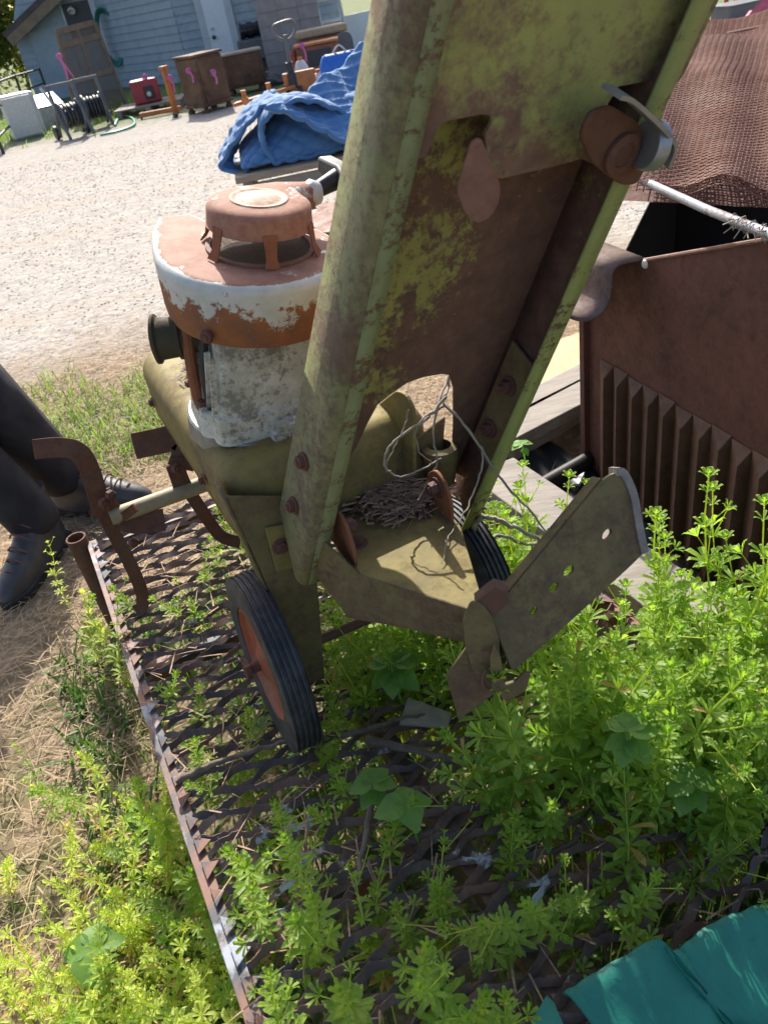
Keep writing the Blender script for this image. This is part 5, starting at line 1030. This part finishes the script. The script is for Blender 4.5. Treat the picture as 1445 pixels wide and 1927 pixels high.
# --- leaning screen door
b0 = G(150, 232); b1 = G(240, 200); pn = nrm(np.cross(b1-b0, [0, .22, 1])); 
tl_ = PL(108, 60, b0, pn); tr_ = PL(178, 42, b0, pn); sdn = pn if pn[1] < 0 else -pn
scd = thing('screen_door', (b0+b1)/2, 'old brown wooden screen door leaning against the building', 'screen door'); m_dw = plain('brown_frame_wood', (.24, .17, .11), .8, .3, 8, .2)
for nm, a, b in (('stile', b0, tl_), ('stile', b1, tr_), ('rail', b0, b1), ('rail', tl_, tr_), ('rail', b0*.55+tl_*.45, b1*.55+tr_*.45), ('rail', b0*.15+tl_*.85, b1*.15+tr_*.85)):
    MB().bar([a+sdn*(.0 if nm == 'stile' else .004), b+sdn*(.0 if nm == 'stile' else .004)], np.cross(nrm(b-a), sdn), .085, .03).build(nm, m_dw, scd, smooth=0)
MB().bar([b0*.5+b1*.5+sdn*.002, tl_*.5+tr_*.5+sdn*.002], np.cross(nrm(tl_-b0), sdn), .06, .024).build('mullion', m_dw, scd, smooth=0)
t = NT('screen_cloth'); t.col((.16, .13, .10)); t.b.inputs['Alpha'].default_value = .55; t.rough(.8); MB().prism([b0, b1, tr_, tl_], sdn*.003).build('screen_cloth', t.m, scd, smooth=0)
# --- red heater on a pallet, orange stand
pl0 = G(285, 212); pal = thing('wooden_pallet', pl0+[0, .3, 0], 'low grey wooden pallet under the red box', 'pallet')
for k in range(6): MB().box(pl0+[0, -.1+.15*k, .115], np.eye(3), (.55, .055, .011)).build('slat', m_wood, pal, smooth=0)
for k in (-1, 0, 1): MB().box(pl0+[.48*k, .28, .052], np.eye(3), (.045, .45, .05)).build('bearer', m_wood, pal, smooth=0)
rb = thing('red_machine_box', pl0+[-.02, .2, .128], 'faded red metal box with a torn open side on the pallet', 'box'); rr_ = pl0+[-.02, .22, 0]
gbox('body', rr_, .44, .36, .34, .15, m_red, rb, .13, .03); gbox('opening', rr_+np.array([.08, -.178, 0]), .16, .02, .18, .15, m_dk, rb, .19, .01); MB().lathe(rr_+[.07, -.19, .26], (0, -1, 0), [(.0001, .02), (.03, .02), (.04, 0)], 10).build('fitting', m_white, rb)
ribbon(rr_+[.06, -.1, .5], 'pink ribbon lying on top of the red box', .06)
os_ = thing('orange_stand', G(330, 214), 'orange steel engine stand with a long foot and upright post', 'stand'); q = G(332, 213); q2 = G(266, 225)
hpost = zat(q, 130); MB().box(q+[0, 0, hpost/2], (X_, Y_, U0), (.035, .035, hpost/2)).build('post', m_or, os_, smooth=0, bevel=.004); MB().bar([q2+[0, 0, .06], q+[.1, 0, .06]], U0, .06, .06).build('foot', m_or, os_, smooth=0, bevel=.004); MB().box(q+[0, 0, hpost+.02], (X_, Y_, U0), (.055, .055, .02)).build('head', m_or, os_, smooth=0)
MB().cyl(G(330, 222)+[0, 0, .03], G(330, 222)+[.03, .03, .03], .03, 12).build('caster', m_dk, os_); MB().cyl(q2+[0, 0, .015], q2+[.03, .0, .015], .015, 12).build('caster', m_dk, os_)
ribbon(q+[.06, -.06, hpost-.12], 'pink ribbon tied round the orange post', .2)
# --- pallet jack
pjb = G(558, 190); pk = thing('pallet_jack', pjb, 'orange hand pallet truck with a tall grey loop handle', 'pallet truck')
hb = pjb+[0, 0, .0]; top = PL(533, 47, pjb, np.array([0, 1., 0])); col2 = hb+[0, 0, .28]
MB().tube([col2, (col2+top)/2, top+(col2-top)*.18], .032, 10).build('shaft', m_gm, pk)
lpz = [PL(x, y, pjb, np.array([0, 1., 0])) for x, y in ((540, 78), (518, 68), (514, 52), (522, 45), (548, 38), (556, 50), (552, 66), (540, 78))]; MB().tube(smoothpath(lpz, 4), .02, 8).build('loop_handle', m_gm, pk)
MB().lathe(hb+[0, 0, .17], (0, 0, 1), [(.0001, 0), (.08, 0), (.08, .16), (.05, .2), (.05, .3), (.0001, .3)], 16).build('pump', m_dk, pk); MB().box(hb+[.1, .0, .22], np.eye(3), (.22, .05, .13)).build('mast', m_or, pk, smooth=0, bevel=.01)
for k in (-1, 1): MB().cyl(hb+[.08*k-.03, -.06, .09], hb+[.08*k+.03, -.06, .09], .09, 18).build('steer_wheel', m_dk, pk)
for (x, y) in ((440, 203), (487, 188)):
    f0 = PL(x, y, np.array([0, 0, .16]), U0); f1 = f0+nrm(hb+[.1, 0, .16]-f0)*1.05; f1[2] = .16; MB().prism([f0, f0+[.02, .15, 0], f1+[.02, .15, 0], f1], (0, 0, .045)).build('fork', m_or, pk, smooth=0, bevel=.012); MB().cyl(f0+[.16, .03, .05], f0+[.16, .12, .05], .05, 14).build('load_wheel', m_or, pk); MB().box(f0+[.16, .075, .11], np.eye(3), (.03, .03, .055)).build('wheel_fork', m_or, pk, smooth=0)
# --- cabinets and clutter in front of the white panel
bx0 = G(612, 165)+[.0, .6, 0]; cb = thing('wooden_cabinet', bx0, 'reddish brown wooden cabinet with a black grille window', 'cabinet'); m_cw = plain('red_brown_wood', (.22, .085, .055), .6, .3, 6, .2)
hc = zat(bx0, 82); gbox('body', bx0, .62, .42, hc, -.05, m_cw, cb, 0, .02); gbox('grille', bx0+[.02, -.215, 0], .36, .02, .2, -.05, m_dk, cb, hc*.5, .004); gbox('top', bx0, .68, .48, .03, -.05, m_or, cb, hc+.002, .004)
ribbon(bx0+[-.22, -.25, hc+.02], 'pink ribbon on the corner of the wooden cabinet', .2)
bx1 = bx0+[.12, .75, 0]; tb = thing('tan_chest', bx1, 'tan wooden chest with a slatted front behind the cabinet', 'chest'); h1_ = zat(bx1, 50); gbox('body', bx1, .75, .45, h1_-.12, .1, m_cw, tb, 0, .02); gbox('lid', bx1, .8, .5, .11, .1, plain('tan_wood', (.42, .31, .2), .6), tb, h1_-.115, .03)
wp0 = G(655, 130)+[.3, 2.2, 0]; wpn = thing('white_tabletop', wp0, 'large white table top with rounded corners standing on edge', 'table top'); pp = [PL(x, y, wp0, np.array([0, 1., 0])) for x, y in ((590, 72), (592, 50), (606, 40), (700, 18), (760, 10), (760, 130), (600, 130))]; pp = [p if p[2] > .03 else np.array([p[0], p[1], .03]) for p in pp]
MB().prism(rpoly(pp, .08, 4), (0, .04, 0)).build('sheet', plain('white_laminate', (.72, .74, .76), .4, .08), wpn, smooth=0); MB().abox(wp0[0]-.5, wp0[0]+.5, wp0[1]-.05, wp0[1]+.09, 0, .028).build('runner', m_wood, wpn, smooth=0)
hbp = G(655, 158)+[.1, .9, 0]; hb_ = thing('grey_headboard', hbp, 'grey rounded top headboard beside the cabinet', 'headboard'); zt_ = zat(hbp, 60); MB().prism(rpoly([hbp+[-.13, 0, 0], hbp+[.13, 0, 0], hbp+[.13, 0, zt_], hbp+[-.13, 0, zt_]], [.01, .01, .13, .13], 6), (0, .05, 0)).build('board', m_gm, hb_, smooth=0); MB().abox(hbp[0]-.16, hbp[0]+.16, hbp[1]-.05, hbp[1]-.002, 0, .12).build('foot', m_gm, hb_, smooth=0)
cn = G(572, 165)+[-.06, .2, 0]; co = thing('fuel_can', cn, 'small orange red cone shaped can behind the pallet truck', 'can'); MB().lathe(cn, (0, 0, 1), [(.0001, 0), (.10, 0), (.10, .05), (.07, .3), (.05, .42), (.06, .44), (.04, .5), (.0001, .5)], 16).build('cone', plain('red_orange', (.42, .09, .05), .6), co); MB().lathe(cn, (0, 0, 1), [(.13, 0), (.13, .03), (.1, .035)], 16).build('base', m_or, co)
for (x, y, lb) in ((577, 178, 'white plastic jug behind the pallet truck'), (606, 178, 'short white rounded jug near the blanket')):
    q = G(x, y); o = thing('plastic_jug', q, lb, 'jug'); hq = .42 if x < 590 else .26; MB().lathe(q, (0, 0, 1), [(.0001, 0), (.10, 0), (.105, .02), (.10, hq*.8), (.06, hq), (.03, hq+.02), (.0001, hq+.02)], 16).build('body', m_white, o); MB().lathe(q+[0, 0, hq+.015], (0, 0, 1), [(.035, 0), (.035, .04), (.0001, .04)], 12).build('cap', m_or, o)
q = G(660, 178)+[-.05, .1, 0]; o = thing('blue_bag', q, 'bright blue bag behind the quilted blanket', 'bag'); zt_ = zat(q, 98); MB().pillow(q, np.array([1., 0, 0]), np.array([0, 1., 0]), U0, rpoly([(-.3, -.14), (.3, -.14), (.3, .14), (-.3, .14)], .09), [(.01, 0), (0, .05), (.01, zt_*.75), (.06, zt_*.95), (.10, zt_)], cap0=True).build('sack', plain('bright_blue', (.02, .14, .55), .5), o, smooth=60); MB().tube(smoothpath([q+[-.1, 0, zt_-.01], q+[0, 0, zt_+.08], q+[.1, 0, zt_-.01]], 4), .012, 6).build('strap', m_white, o)
# --- pole, hand truck and buckets by the wall
yp = G(345, 150)+[.1, 2.2, 0]; yt = PL(328, -20, yp, np.array([0, 1., 0])); tag(MB().tube([yp, yt], .028, 8).build('yellow_pole', plain('yellow_paint', (.6, .42, .06), .5), org=yp), 'long yellow pole leaning on the building wall', 'pole')
ht = G(322, 165)+[0, 1.2, 0]; hk = thing('hand_truck', ht, 'magenta purple hand truck standing behind the tall safe', 'hand truck'); m_pu = plain('magenta_paint', (.42, .07, .34), .5)
ft = lambda x, y: PL(x, y, ht, np.array([0, 1., 0]))
for a in (((318, 118), (305, 70), (285, 48)), ((340, 112), (333, 62), (312, 38))): MB().tube(smoothpath([ht*[0, 1, 0]+ft(*p)*[1, 0, 1] for p in a], 4), .022, 8).build('upright', m_pu, hk)
for a in (((307, 70), (333, 62)), ((316, 108), (339, 102))): MB().tube([ft(*p) for p in a], .02, 8).build('crossbar', m_pu, hk)
MB().tube([ht+[-.15, 0, .12], ft(318, 118)], .022, 8).build('lower_leg', m_pu, hk); MB().tube([ht+[.12, 0, .12], ft(340, 112)], .022, 8).build('lower_leg', m_pu, hk); MB().box(ht+[0, -.1, .012], np.eye(3), (.22, .12, .01)).build('toe_plate', m_pu, hk, smooth=0)
for k in (-1, 1): MB().cyl(ht+[.2*k-.03, .05, .12], ht+[.2*k+.03, .05, .12], .12, 16).build('wheel', m_dk, hk)
def clutter(px, py, w_, h, mat, nm, label, cat, dy=.9, yaw=.1):
    q = G(px, py)+[0, dy, 0]; o = thing(nm, q, label, cat); MB().pillow(q, np.array([1., 0, 0]), np.array([0, 1., 0]), U0, rpoly([(-w_/2, -w_*.35), (w_/2, -w_*.35), (w_/2, w_*.35), (-w_/2, w_*.35)], w_*.2), [(.02, 0), (0, .03), (.0, h*.9), (.02, h), (.035, h*.98), (.04, h*.7)], cap0=True).build('body', mat, o); MB().tube(smoothpath([q+[-w_*.4, 0, h], q+[0, 0, h+w_*.3], q+[w_*.4, 0, h]], 4), .014, 6).build('handle', m_white, o)
clutter(330, 150, .42, .75, plain('blue_tub', (.03, .16, .42), .4), 'blue_bucket', 'blue bucket with a white handle behind the tall safe', 'bucket'); clutter(357, 147, .4, .82, plain('blue_tub2', (.04, .13, .36), .4), 'blue_bucket', 'darker blue bucket by the yellow pole', 'bucket', 1.1); clutter(380, 150, .3, .85, m_red, 'red_can', 'red can with handle behind the top of the tall safe', 'can', 1.0)
def heap(px, py, w_, h, mat, nm, label, cat, dy=0, sd=1):
    q = G(px, py)+[0, dy, 0]; r = np.random.default_rng(sd); bm = bmesh.new(); bmesh.ops.create_icosphere(bm, subdivisions=3, radius=1)
    for v_ in bm.verts:
        n_ = 1+.25*math.sin(v_.co.x*4+sd)+.18*math.sin(v_.co.y*7+v_.co.z*5+sd*2); v_.co = Vector((v_.co.x*w_/2*n_, v_.co.y*w_*.4*n_, max(0, v_.co.z)*h*n_))
    me = bpy.data.meshes.new(nm); bm.to_mesh(me); bm.free(); o = link(nm, me, mat, None, 60, 0, q); return tag(o, label, cat)
heap(262, 150, .9, .5, plain('dark_tarp', (.035, .05, .065), .5, .4, 3, .4, bd=.03), 'tarp_heap', 'dark blue tarp heap at the foot of the wall', 'tarp', .8, 3); heap(275, 150, .7, .65, plain('grey_sack', (.22, .21, .2), .8, .4, 3, .4, bd=.03), 'cloth_heap', 'grey cloth bundle piled on the dark tarp', 'cloth', 1.3, 5); heap(310, 155, .6, .55, plain('dark_bag', (.03, .03, .032), .5), 'bin_bag', 'black bag in the corner beside the hand truck', 'bag', 1.4, 8)
heap(515, 160, .55, .18, plain('wire_grey', (.2, .2, .19), .6, .6, 14, .6, bd=.02), 'wire_coil', 'tangled grey wire coil on the gravel by the pillar', 'wire', .0, 9)
# --- building
m_sid = rusty('blue_grey_siding', (.30, .36, .40), (.20, .24, .26), (.15, .18, .19), .55, .72, 2.2, (.26, .32, .36), .7, bump=.2); m_trim = plain('pale_trim', (.46, .50, .53), .6, .15, 3, .1); m_roofm = plain('dark_shingle', (.10, .085, .075), .9, .4, 4, .4)
bd_ = thing('blue_grey_building', (-3, 20, 0), 'weathered blue grey clapboard building with white door and low gabled wing', 'building')
def wallface(name, p0, p1, h, hole=None, gable=None, board=.145):
    d = nrm(p1-p0); L = np.linalg.norm(p1-p0); n_ = np.cross(d, U0); n_ = n_ if n_@(CAM-p0) > 0 else -n_; w0 = MB().prism([p0, p1, p1+U0*h, p0+U0*h] if gable is None else [p0, p1, p1+U0*h, p0+d*L*gable[1]+U0*gable[0], p0+U0*gable[2]], -n_*.15).build(name, m_sid, bd_, smooth=0)
    mb = MB(); k = 0; z = .02
    while z+board < h:
        a, b = 0, L
        if gable is not None and z+board > gable[2]: a = (z+board-gable[2])/(gable[0]-gable[2])*L*gable[1] if z+board < gable[0] else L
        if b-a > .3: q0, q1 = p0+d*a, p0+d*b; mb.add([q0+U0*z+n_*.028, q1+U0*z+n_*.028, q1+U0*(z+board)+n_*.006, q0+U0*(z+board)+n_*.006, q0+U0*z+n_*.004, q1+U0*z+n_*.004], [(0, 1, 2, 3), (4, 5, 1, 0)])
        z += board
    kind(mb.build('siding', m_sid, w0, smooth=0, fix=False), 'stuff'); return w0, d, n_
gy = 21.0
def onY(px, py, Y): return PL(px, py, np.array([0, Y, 0]), np.array([0, 1., 0]))
gl = onY(50, 130, gy); gr = onY(192, 60, gy); gl = np.array([gl[0], gy, 0]); gr = np.array([gr[0], gy, 0]); ev = onY(26, 62, gy)[2]; Lg = gr[0]-gl[0]
w0, d_, n_ = wallface('gable_wall', gl, gr, 4.4, gable=(4.4, .85, ev))
ra = onY(12, 72, gy-.4); rb_ = ra+nrm(onY(95, -8, gy-.4)-ra)*5.2
MB().prism([ra, rb_, rb_+[0, 2.5, 0], ra+[0, 2.5, 0]], (-.05, 0, .1)).build('roof', m_roofm, bd_, smooth=0); MB().bar([ra+[.05, .02, -.08], rb_+[.05, .02, -.08]], U0, .2, .04).build('fascia', m_dw, bd_, smooth=0)
wc = onY(152, 36, gy); MB().abox(wc[0]-.3, wc[0]+.3, gy-.06, gy+.02, wc[2]-.32, wc[2]+.32).build('window', m_dk, bd_, smooth=0)
for a in ((-.34, -.3, -.36, .36), (.3, .34, -.36, .36)): MB().abox(wc[0]+a[0], wc[0]+a[1], gy-.08, gy-.04, wc[2]+a[2], wc[2]+a[3]).build('window_frame', m_trim, bd_, smooth=0)
dc = onY(102, 90, gy); MB().abox(dc[0]-.42, dc[0]+.42, gy-.05, gy-.02, .03, max(1.4, onY(95, 55, gy)[2])).build('shed_door', m_sid, bd_, smooth=0)
lm = onY(136, 12, gy); MB().lathe(lm+[0, -.1, 0], (0, -.6, -.6), [(.02, 0), (.09, .12), (.07, .14)], 12).build('wall_lamp', m_white, bd_)
c3 = gr+[0, 0, 0]; c4 = np.array([onY(338, 60, 18.6)[0], 18.6, 0]); c5 = np.array([onY(640, 30, 18.0)[0], 18.0, 0])
wallface('side_wall', c3, c4, 4.4); wallface('front_wall', c4, c5, 4.4)
MB().box(c3+[0, -.03, 2.2], np.eye(3), (.06, .06, 2.2)).build('corner_board', m_trim, bd_, smooth=0)
dd0 = PL(386, 30, c4, nrm(np.cross(c5-c4, U0))); dd1 = PL(428, 30, c4, nrm(np.cross(c5-c4, U0))); fdv = nrm(c5-c4); fnv = np.cross(fdv, U0); fnv = fnv if fnv[1] < 0 else -fnv
dro = MB().prism([dd0*[1, 1, 0]+fnv*.035+U0*.02, dd1*[1, 1, 0]+fnv*.035+U0*.02, dd1*[1, 1, 0]+fnv*.035+U0*2.1, dd0*[1, 1, 0]+fnv*.035+U0*2.1], fnv*.03).build('door', plain('white_door_paint', (.66, .70, .74), .5, .1), bd_, smooth=0)
kp = PL(404, 70, c4+fnv*.07, fnv); MB().lathe(kp, fnv, [(.025, 0), (.025, .03), (.04, .04), (.035, .07), (.0001, .075)], 12).build('door_knob', m_dk, dro); MB().lathe(kp+U0*.14, fnv, [(.03, 0), (.03, .02), (.0001, .02)], 12).build('deadbolt', m_grey, dro)
for e, s in ((dd0, -1), (dd1, 1)): q = e*[1, 1, 0]+fdv*s*.07+fnv*.035; MB().box(q+U0*1.06, (fdv, fnv, U0), (.07, .035, 1.06)).build('door_casing', m_trim, bd_, smooth=0)
MB().prism([c3+[-.3, -.4, 4.4], c5+[0, -.5, 4.4], c5+[0, 4, 6.4], c3+[-.3, 4, 6.4]], (0, 0, .12)).build('roof', m_roofm, bd_, smooth=0)
hc_ = PL(207, 65, c3, np.cross(nrm(c4-c3), U0)); o = thing('hose_coil', hc_+[0, -.06, -.3], 'coil of green garden hose hanging on the blue grey wall', 'hose')
for k in range(5): MB().tube([hc_+[(.19+.01*k)*math.sin(q), -.09-.028*k, (.48+.02*k)*math.cos(q)-.05] for q in np.linspace(0, 2*pi, 26)[:-1]], .022, 6, closed=True).build('loop', plain('dark_green_hose', (.015, .16, .12), .5), o)
MB().tube([hc_+[0, -.0, .46], hc_+[0, -.25, .46]], .02, 6).build('hook', m_dk, o)
# --- concrete block pillar
m_blk = plain('concrete_block', (.30, .27, .26), .9, .2, 6, .3, bd=.006); pb = G(512, 152); pil = thing('concrete_pillar', pb+[.5, .4, 0], 'pinkish grey concrete block wall end beside the pallet truck', 'pillar')
pw_ = onY(609, 47, pb[1])[0]-onY(502, 100, pb[1])[0]; x0_ = onY(500, 110, pb[1])[0]; nb_ = 3; bw = pw_/nb_
bmh = bpy.data.meshes.new('block'); mbx = MB().box((0, 0, 0), np.eye(3), (bw/2-.004, .2, .096)); bmh.from_pydata(mbx.v, [], mbx.f); bmh.materials.append(m_blk)
MB().abox(x0_+.01, x0_+pw_-.01, pb[1]+.015, pb[1]+.38, 0, 2.98).build('mortar', plain('mortar', (.24, .22, .21), .95), pil, smooth=0)
for r_ in range(15):
    for k in range(nb_):
        o = bpy.data.objects.new('concrete_block', bmh); COL.objects.link(o); o.parent = pil; o.location = tuple(np.array([x0_+bw*(k+.5), pb[1]+.2+.002*((k+r_) % 2), .1+.2*r_])-ORG[pil.name])
# --- white ladder rack
lr_ = G(620, 140)+[.1, 1.6, 0]; ld_ = thing('white_ladder', lr_, 'white ladder leaning behind the white panel', 'ladder')
for a in (0, .42): MB().tube([lr_+[a, 0, 0], lr_+[a-.15, .5, 2.6]], .03, 8).build('rail', m_white, ld_)
for k in range(7): u = .12+k*.13; MB().tube([lr_+[-.15*u, .5*u, 2.6*u], lr_+[.42-.15*u, .5*u, 2.6*u]], .02, 8).build('rung', m_white, ld_)
# --- wire fence and white goods on the left
fe = thing('pipe_fence', G(60, 205), 'dark pipe frame fence panels at the yard edge', 'fence'); fz = lambda x, y, b: np.array([b[0], b[1], zat(b, y)])
fa = [G(8, 290), G(60, 225), G(100, 200)]
for a, yt_ in zip(fa, (165, 140, 128)): MB().tube([a, fz(0, yt_, a)], .025, 8).build('post', m_dk, fe)
for i in range(2):
    for f_ in (.25, .62, .97): MB().tube([fa[i]+U0*zat(fa[i], (165, 140)[i])*f_, fa[i+1]+U0*zat(fa[i+1], (140, 128)[i])*f_], .018, 8).build('rail', m_dk, fe)
q = G(48, 262)+[0, .3, 0]; wgm = thing('white_cabinet', q, 'white boxy appliance lying behind the pipe fence', 'appliance'); gbox('body', q, .5, .5, .62, .4, m_white, wgm, 0, .02); gbox('door', q+[.08, -.27, 0], .44, .03, .56, .4, m_white, wgm, .03, .01)
q = G(82, 246)+[.05, .3, 0]; wgm = thing('metal_bin', q, 'low grey sheet metal bin with slanted lid', 'bin'); gbox('body', q, .55, .45, .34, .5, m_grey, wgm, 0, .01); MB().box(q+[0, 0, .40], (nrm([.88, .47, 0]), nrm([-.42, .8, .3]), nrm([.1, -.3, .95])), (.29, .25, .012)).build('lid', m_grey, wgm, smooth=0)
for (x0, y0, x1, y1, lb) in ((0, 175, 22, 200, 'white metal bar across the fence above the appliance'), (76, 165, 106, 205, 'pale bar leaning from the fence toward the hose reels')):
    q = G((x0+x1)/2, 245); tag(MB().tube([PL(x0, y0, q, np.array([0, 1., 0])), PL(x1, y1, q, np.array([0, 1., 0]))], .025, 8).build('metal_bar', m_white, org=q), lb, 'bar')
# --- shrubs and trees behind the building
def leafcloud(name, c, rad, n, size, mat, parent, sd):
    r = np.random.default_rng(sd); cl = r.normal(size=(26, 3)); cl = cl/np.linalg.norm(cl, axis=1)[:, None]*r.uniform(.35, 1, (26, 1))*rad; idx = r.integers(0, 26, n); p = c+cl[idx]+r.normal(size=(n, 3))*np.array(rad)*.2
    p[:, 2] = np.maximum(p[:, 2], .1); d = r.normal(size=(n, 3)); d /= np.linalg.norm(d, axis=1)[:, None]; e = np.cross(d, r.normal(size=(n, 3))); e /= np.linalg.norm(e, axis=1)[:, None]; s = size*r.uniform(.6, 1.4, (n, 1))
    v_ = np.stack([p-d*s, p+e*s*.45, p+d*s, p-e*s*.45], 1).reshape(-1, 3)-ORG[parent.name]; k = np.arange(n)*4; me = bpy.data.meshes.new(name); me.from_pydata(v_.tolist(), [], np.stack([k, k+1, k+2, k+3], 1).tolist()); o = link(name, me, mat, parent, 0); kind(o, 'stuff')
m_tl = leafmat('tree_leaf', (.10, .14, .025), (.07, .10, .02), .4, 2); m_tl2 = leafmat('spring_leaf', (.16, .17, .03), (.11, .13, .03), .4, 2); m_bark = plain('bark', (.12, .09, .07), .9, .4, 5, .4)
for i, (x, y, h, rd, nn_, lb, mt) in enumerate(((-9.3, 24.0, 4.6, (2.0, 1.5, 2.1), 9000, 'leafy spring tree left of the gabled wing', m_tl2), (-7.6, 22.6, 1.6, (1.1, .9, 1.0), 5000, 'dark green shrub at the corner of the gabled wing', m_tl), (-11.5, 27, 6, (3, 2, 3), 8000, 'tall tree at the back behind the pipe fence', m_tl), (-8.0, 21.2, .9, (.9, .6, .6), 3500, 'low yellow green bush in front of the spring tree', m_tl2), (onY(12, 60, 23)[0], 23., 1.8, (1.3, .8, 1.5), 7000, 'dense yellow green bush filling the gap left of the eave', m_tl2))):
    tr = thing('tree' if i in (0, 2) else 'shrub', (x, y, 0), lb, 'tree' if i in (0, 2) else 'shrub'); MB().tube(smoothpath([(x, y, 0), (x+.1, y, h*.4), (x-.1, y+.1, h*.8), (x+.1, y, h)], 4), [.12*h/4*(1-.7*k/12) for k in range(13)], 8).build('trunk', m_bark, tr)
    for k in range(6): a = k*1.1; MB().tube([(x, y, h*(.4+.08*k)), (x+rd[0]*.6*math.cos(a), y+rd[1]*.6*math.sin(a), h*(.6+.1*k))], [.04*h/4, .01], 6).build('limb', m_bark, tr)
    leafcloud('crown', np.array([x, y, h]), np.array(rd), nn_, .07, mt, tr, 40+i)
# --- things seen past the channel, top right
def tr_box(px, py, w_, d_, ytop, nm, mat, label, cat, dist_z=0, yaw=.2):
    q = G(px, py); o = thing(nm, q, label, cat); h = zat(q, ytop); MB().pillow(q, np.array([math.cos(yaw), math.sin(yaw), 0]), np.array([-math.sin(yaw), math.cos(yaw), 0]), U0, rpoly([(-w_/2, -d_/2), (w_/2, -d_/2), (w_/2, d_/2), (-w_/2, d_/2)], .05), [(.03, 0), (.01, h*.5), (0, h*.93), (-.02, h*.95), (-.02, h), (.02, h)], cap0=True).build('body', mat, o, smooth=40); return o, q, h
o, q, h = tr_box(1378, 62, .42, .4, 5, 'grey_bin', plain('dark_grey_bin', (.09, .10, .11), .5, .2, 4, .1), 'dark grey plastic bin seen past the channel', 'bin'); MB().lathe(q+[-.02, -.215, h*.3], (0, -1, 0), [(.0001, .002), (.045, .002), (.045, 0)], 14).build('hole', m_dk, o)
o, q, h = tr_box(1415, 62, .5, .4, 42, 'cream_box', plain('cream_card', (.58, .54, .45), .7), 'cream cardboard box right of the grey bin', 'box'); MB().abox(q[0]-.2, q[0]+.2, q[1]-.05, q[1]+.05, h+.001, h+.006).build('tape', m_woodx, o)
heap(1432, 100, .5, .38, plain('pink_net', (.55, .12, .18), .7, .4, 12, .5, bd=.02), 'pink_bundle', 'pink red net bundle behind the wire screen', 'bundle', .3, 12)
q = G(1405, 50)+[0, .6, 0]; o = thing('painted_rack', q, 'red and yellow painted rack posts behind the cream box', 'rack')
for k, mt in enumerate((m_red, plain('yellow_ochre', (.5, .33, .08), .6), m_red)): MB().tube([q+[.12*k, 0, 0], q+[.12*k+.02, 0, 1.3]], .03, 8).build('post', mt, o)
MB().tube([q+[0, 0, .6], q+[.26, 0, .6]], .02, 8).build('bar', m_red, o)
o, q, h = tr_box(1350, 52, .3, .3, 30, 'yellow_tub', plain('yellow_tub', (.55, .48, .1), .5), 'small yellow and white tub beside the grey bin', 'tub'); MB().tube(smoothpath([q+[-.1, 0, h], q+[0, 0, h+.1], q+[.1, 0, h]], 4), .01, 6).build('handle', m_white, o)
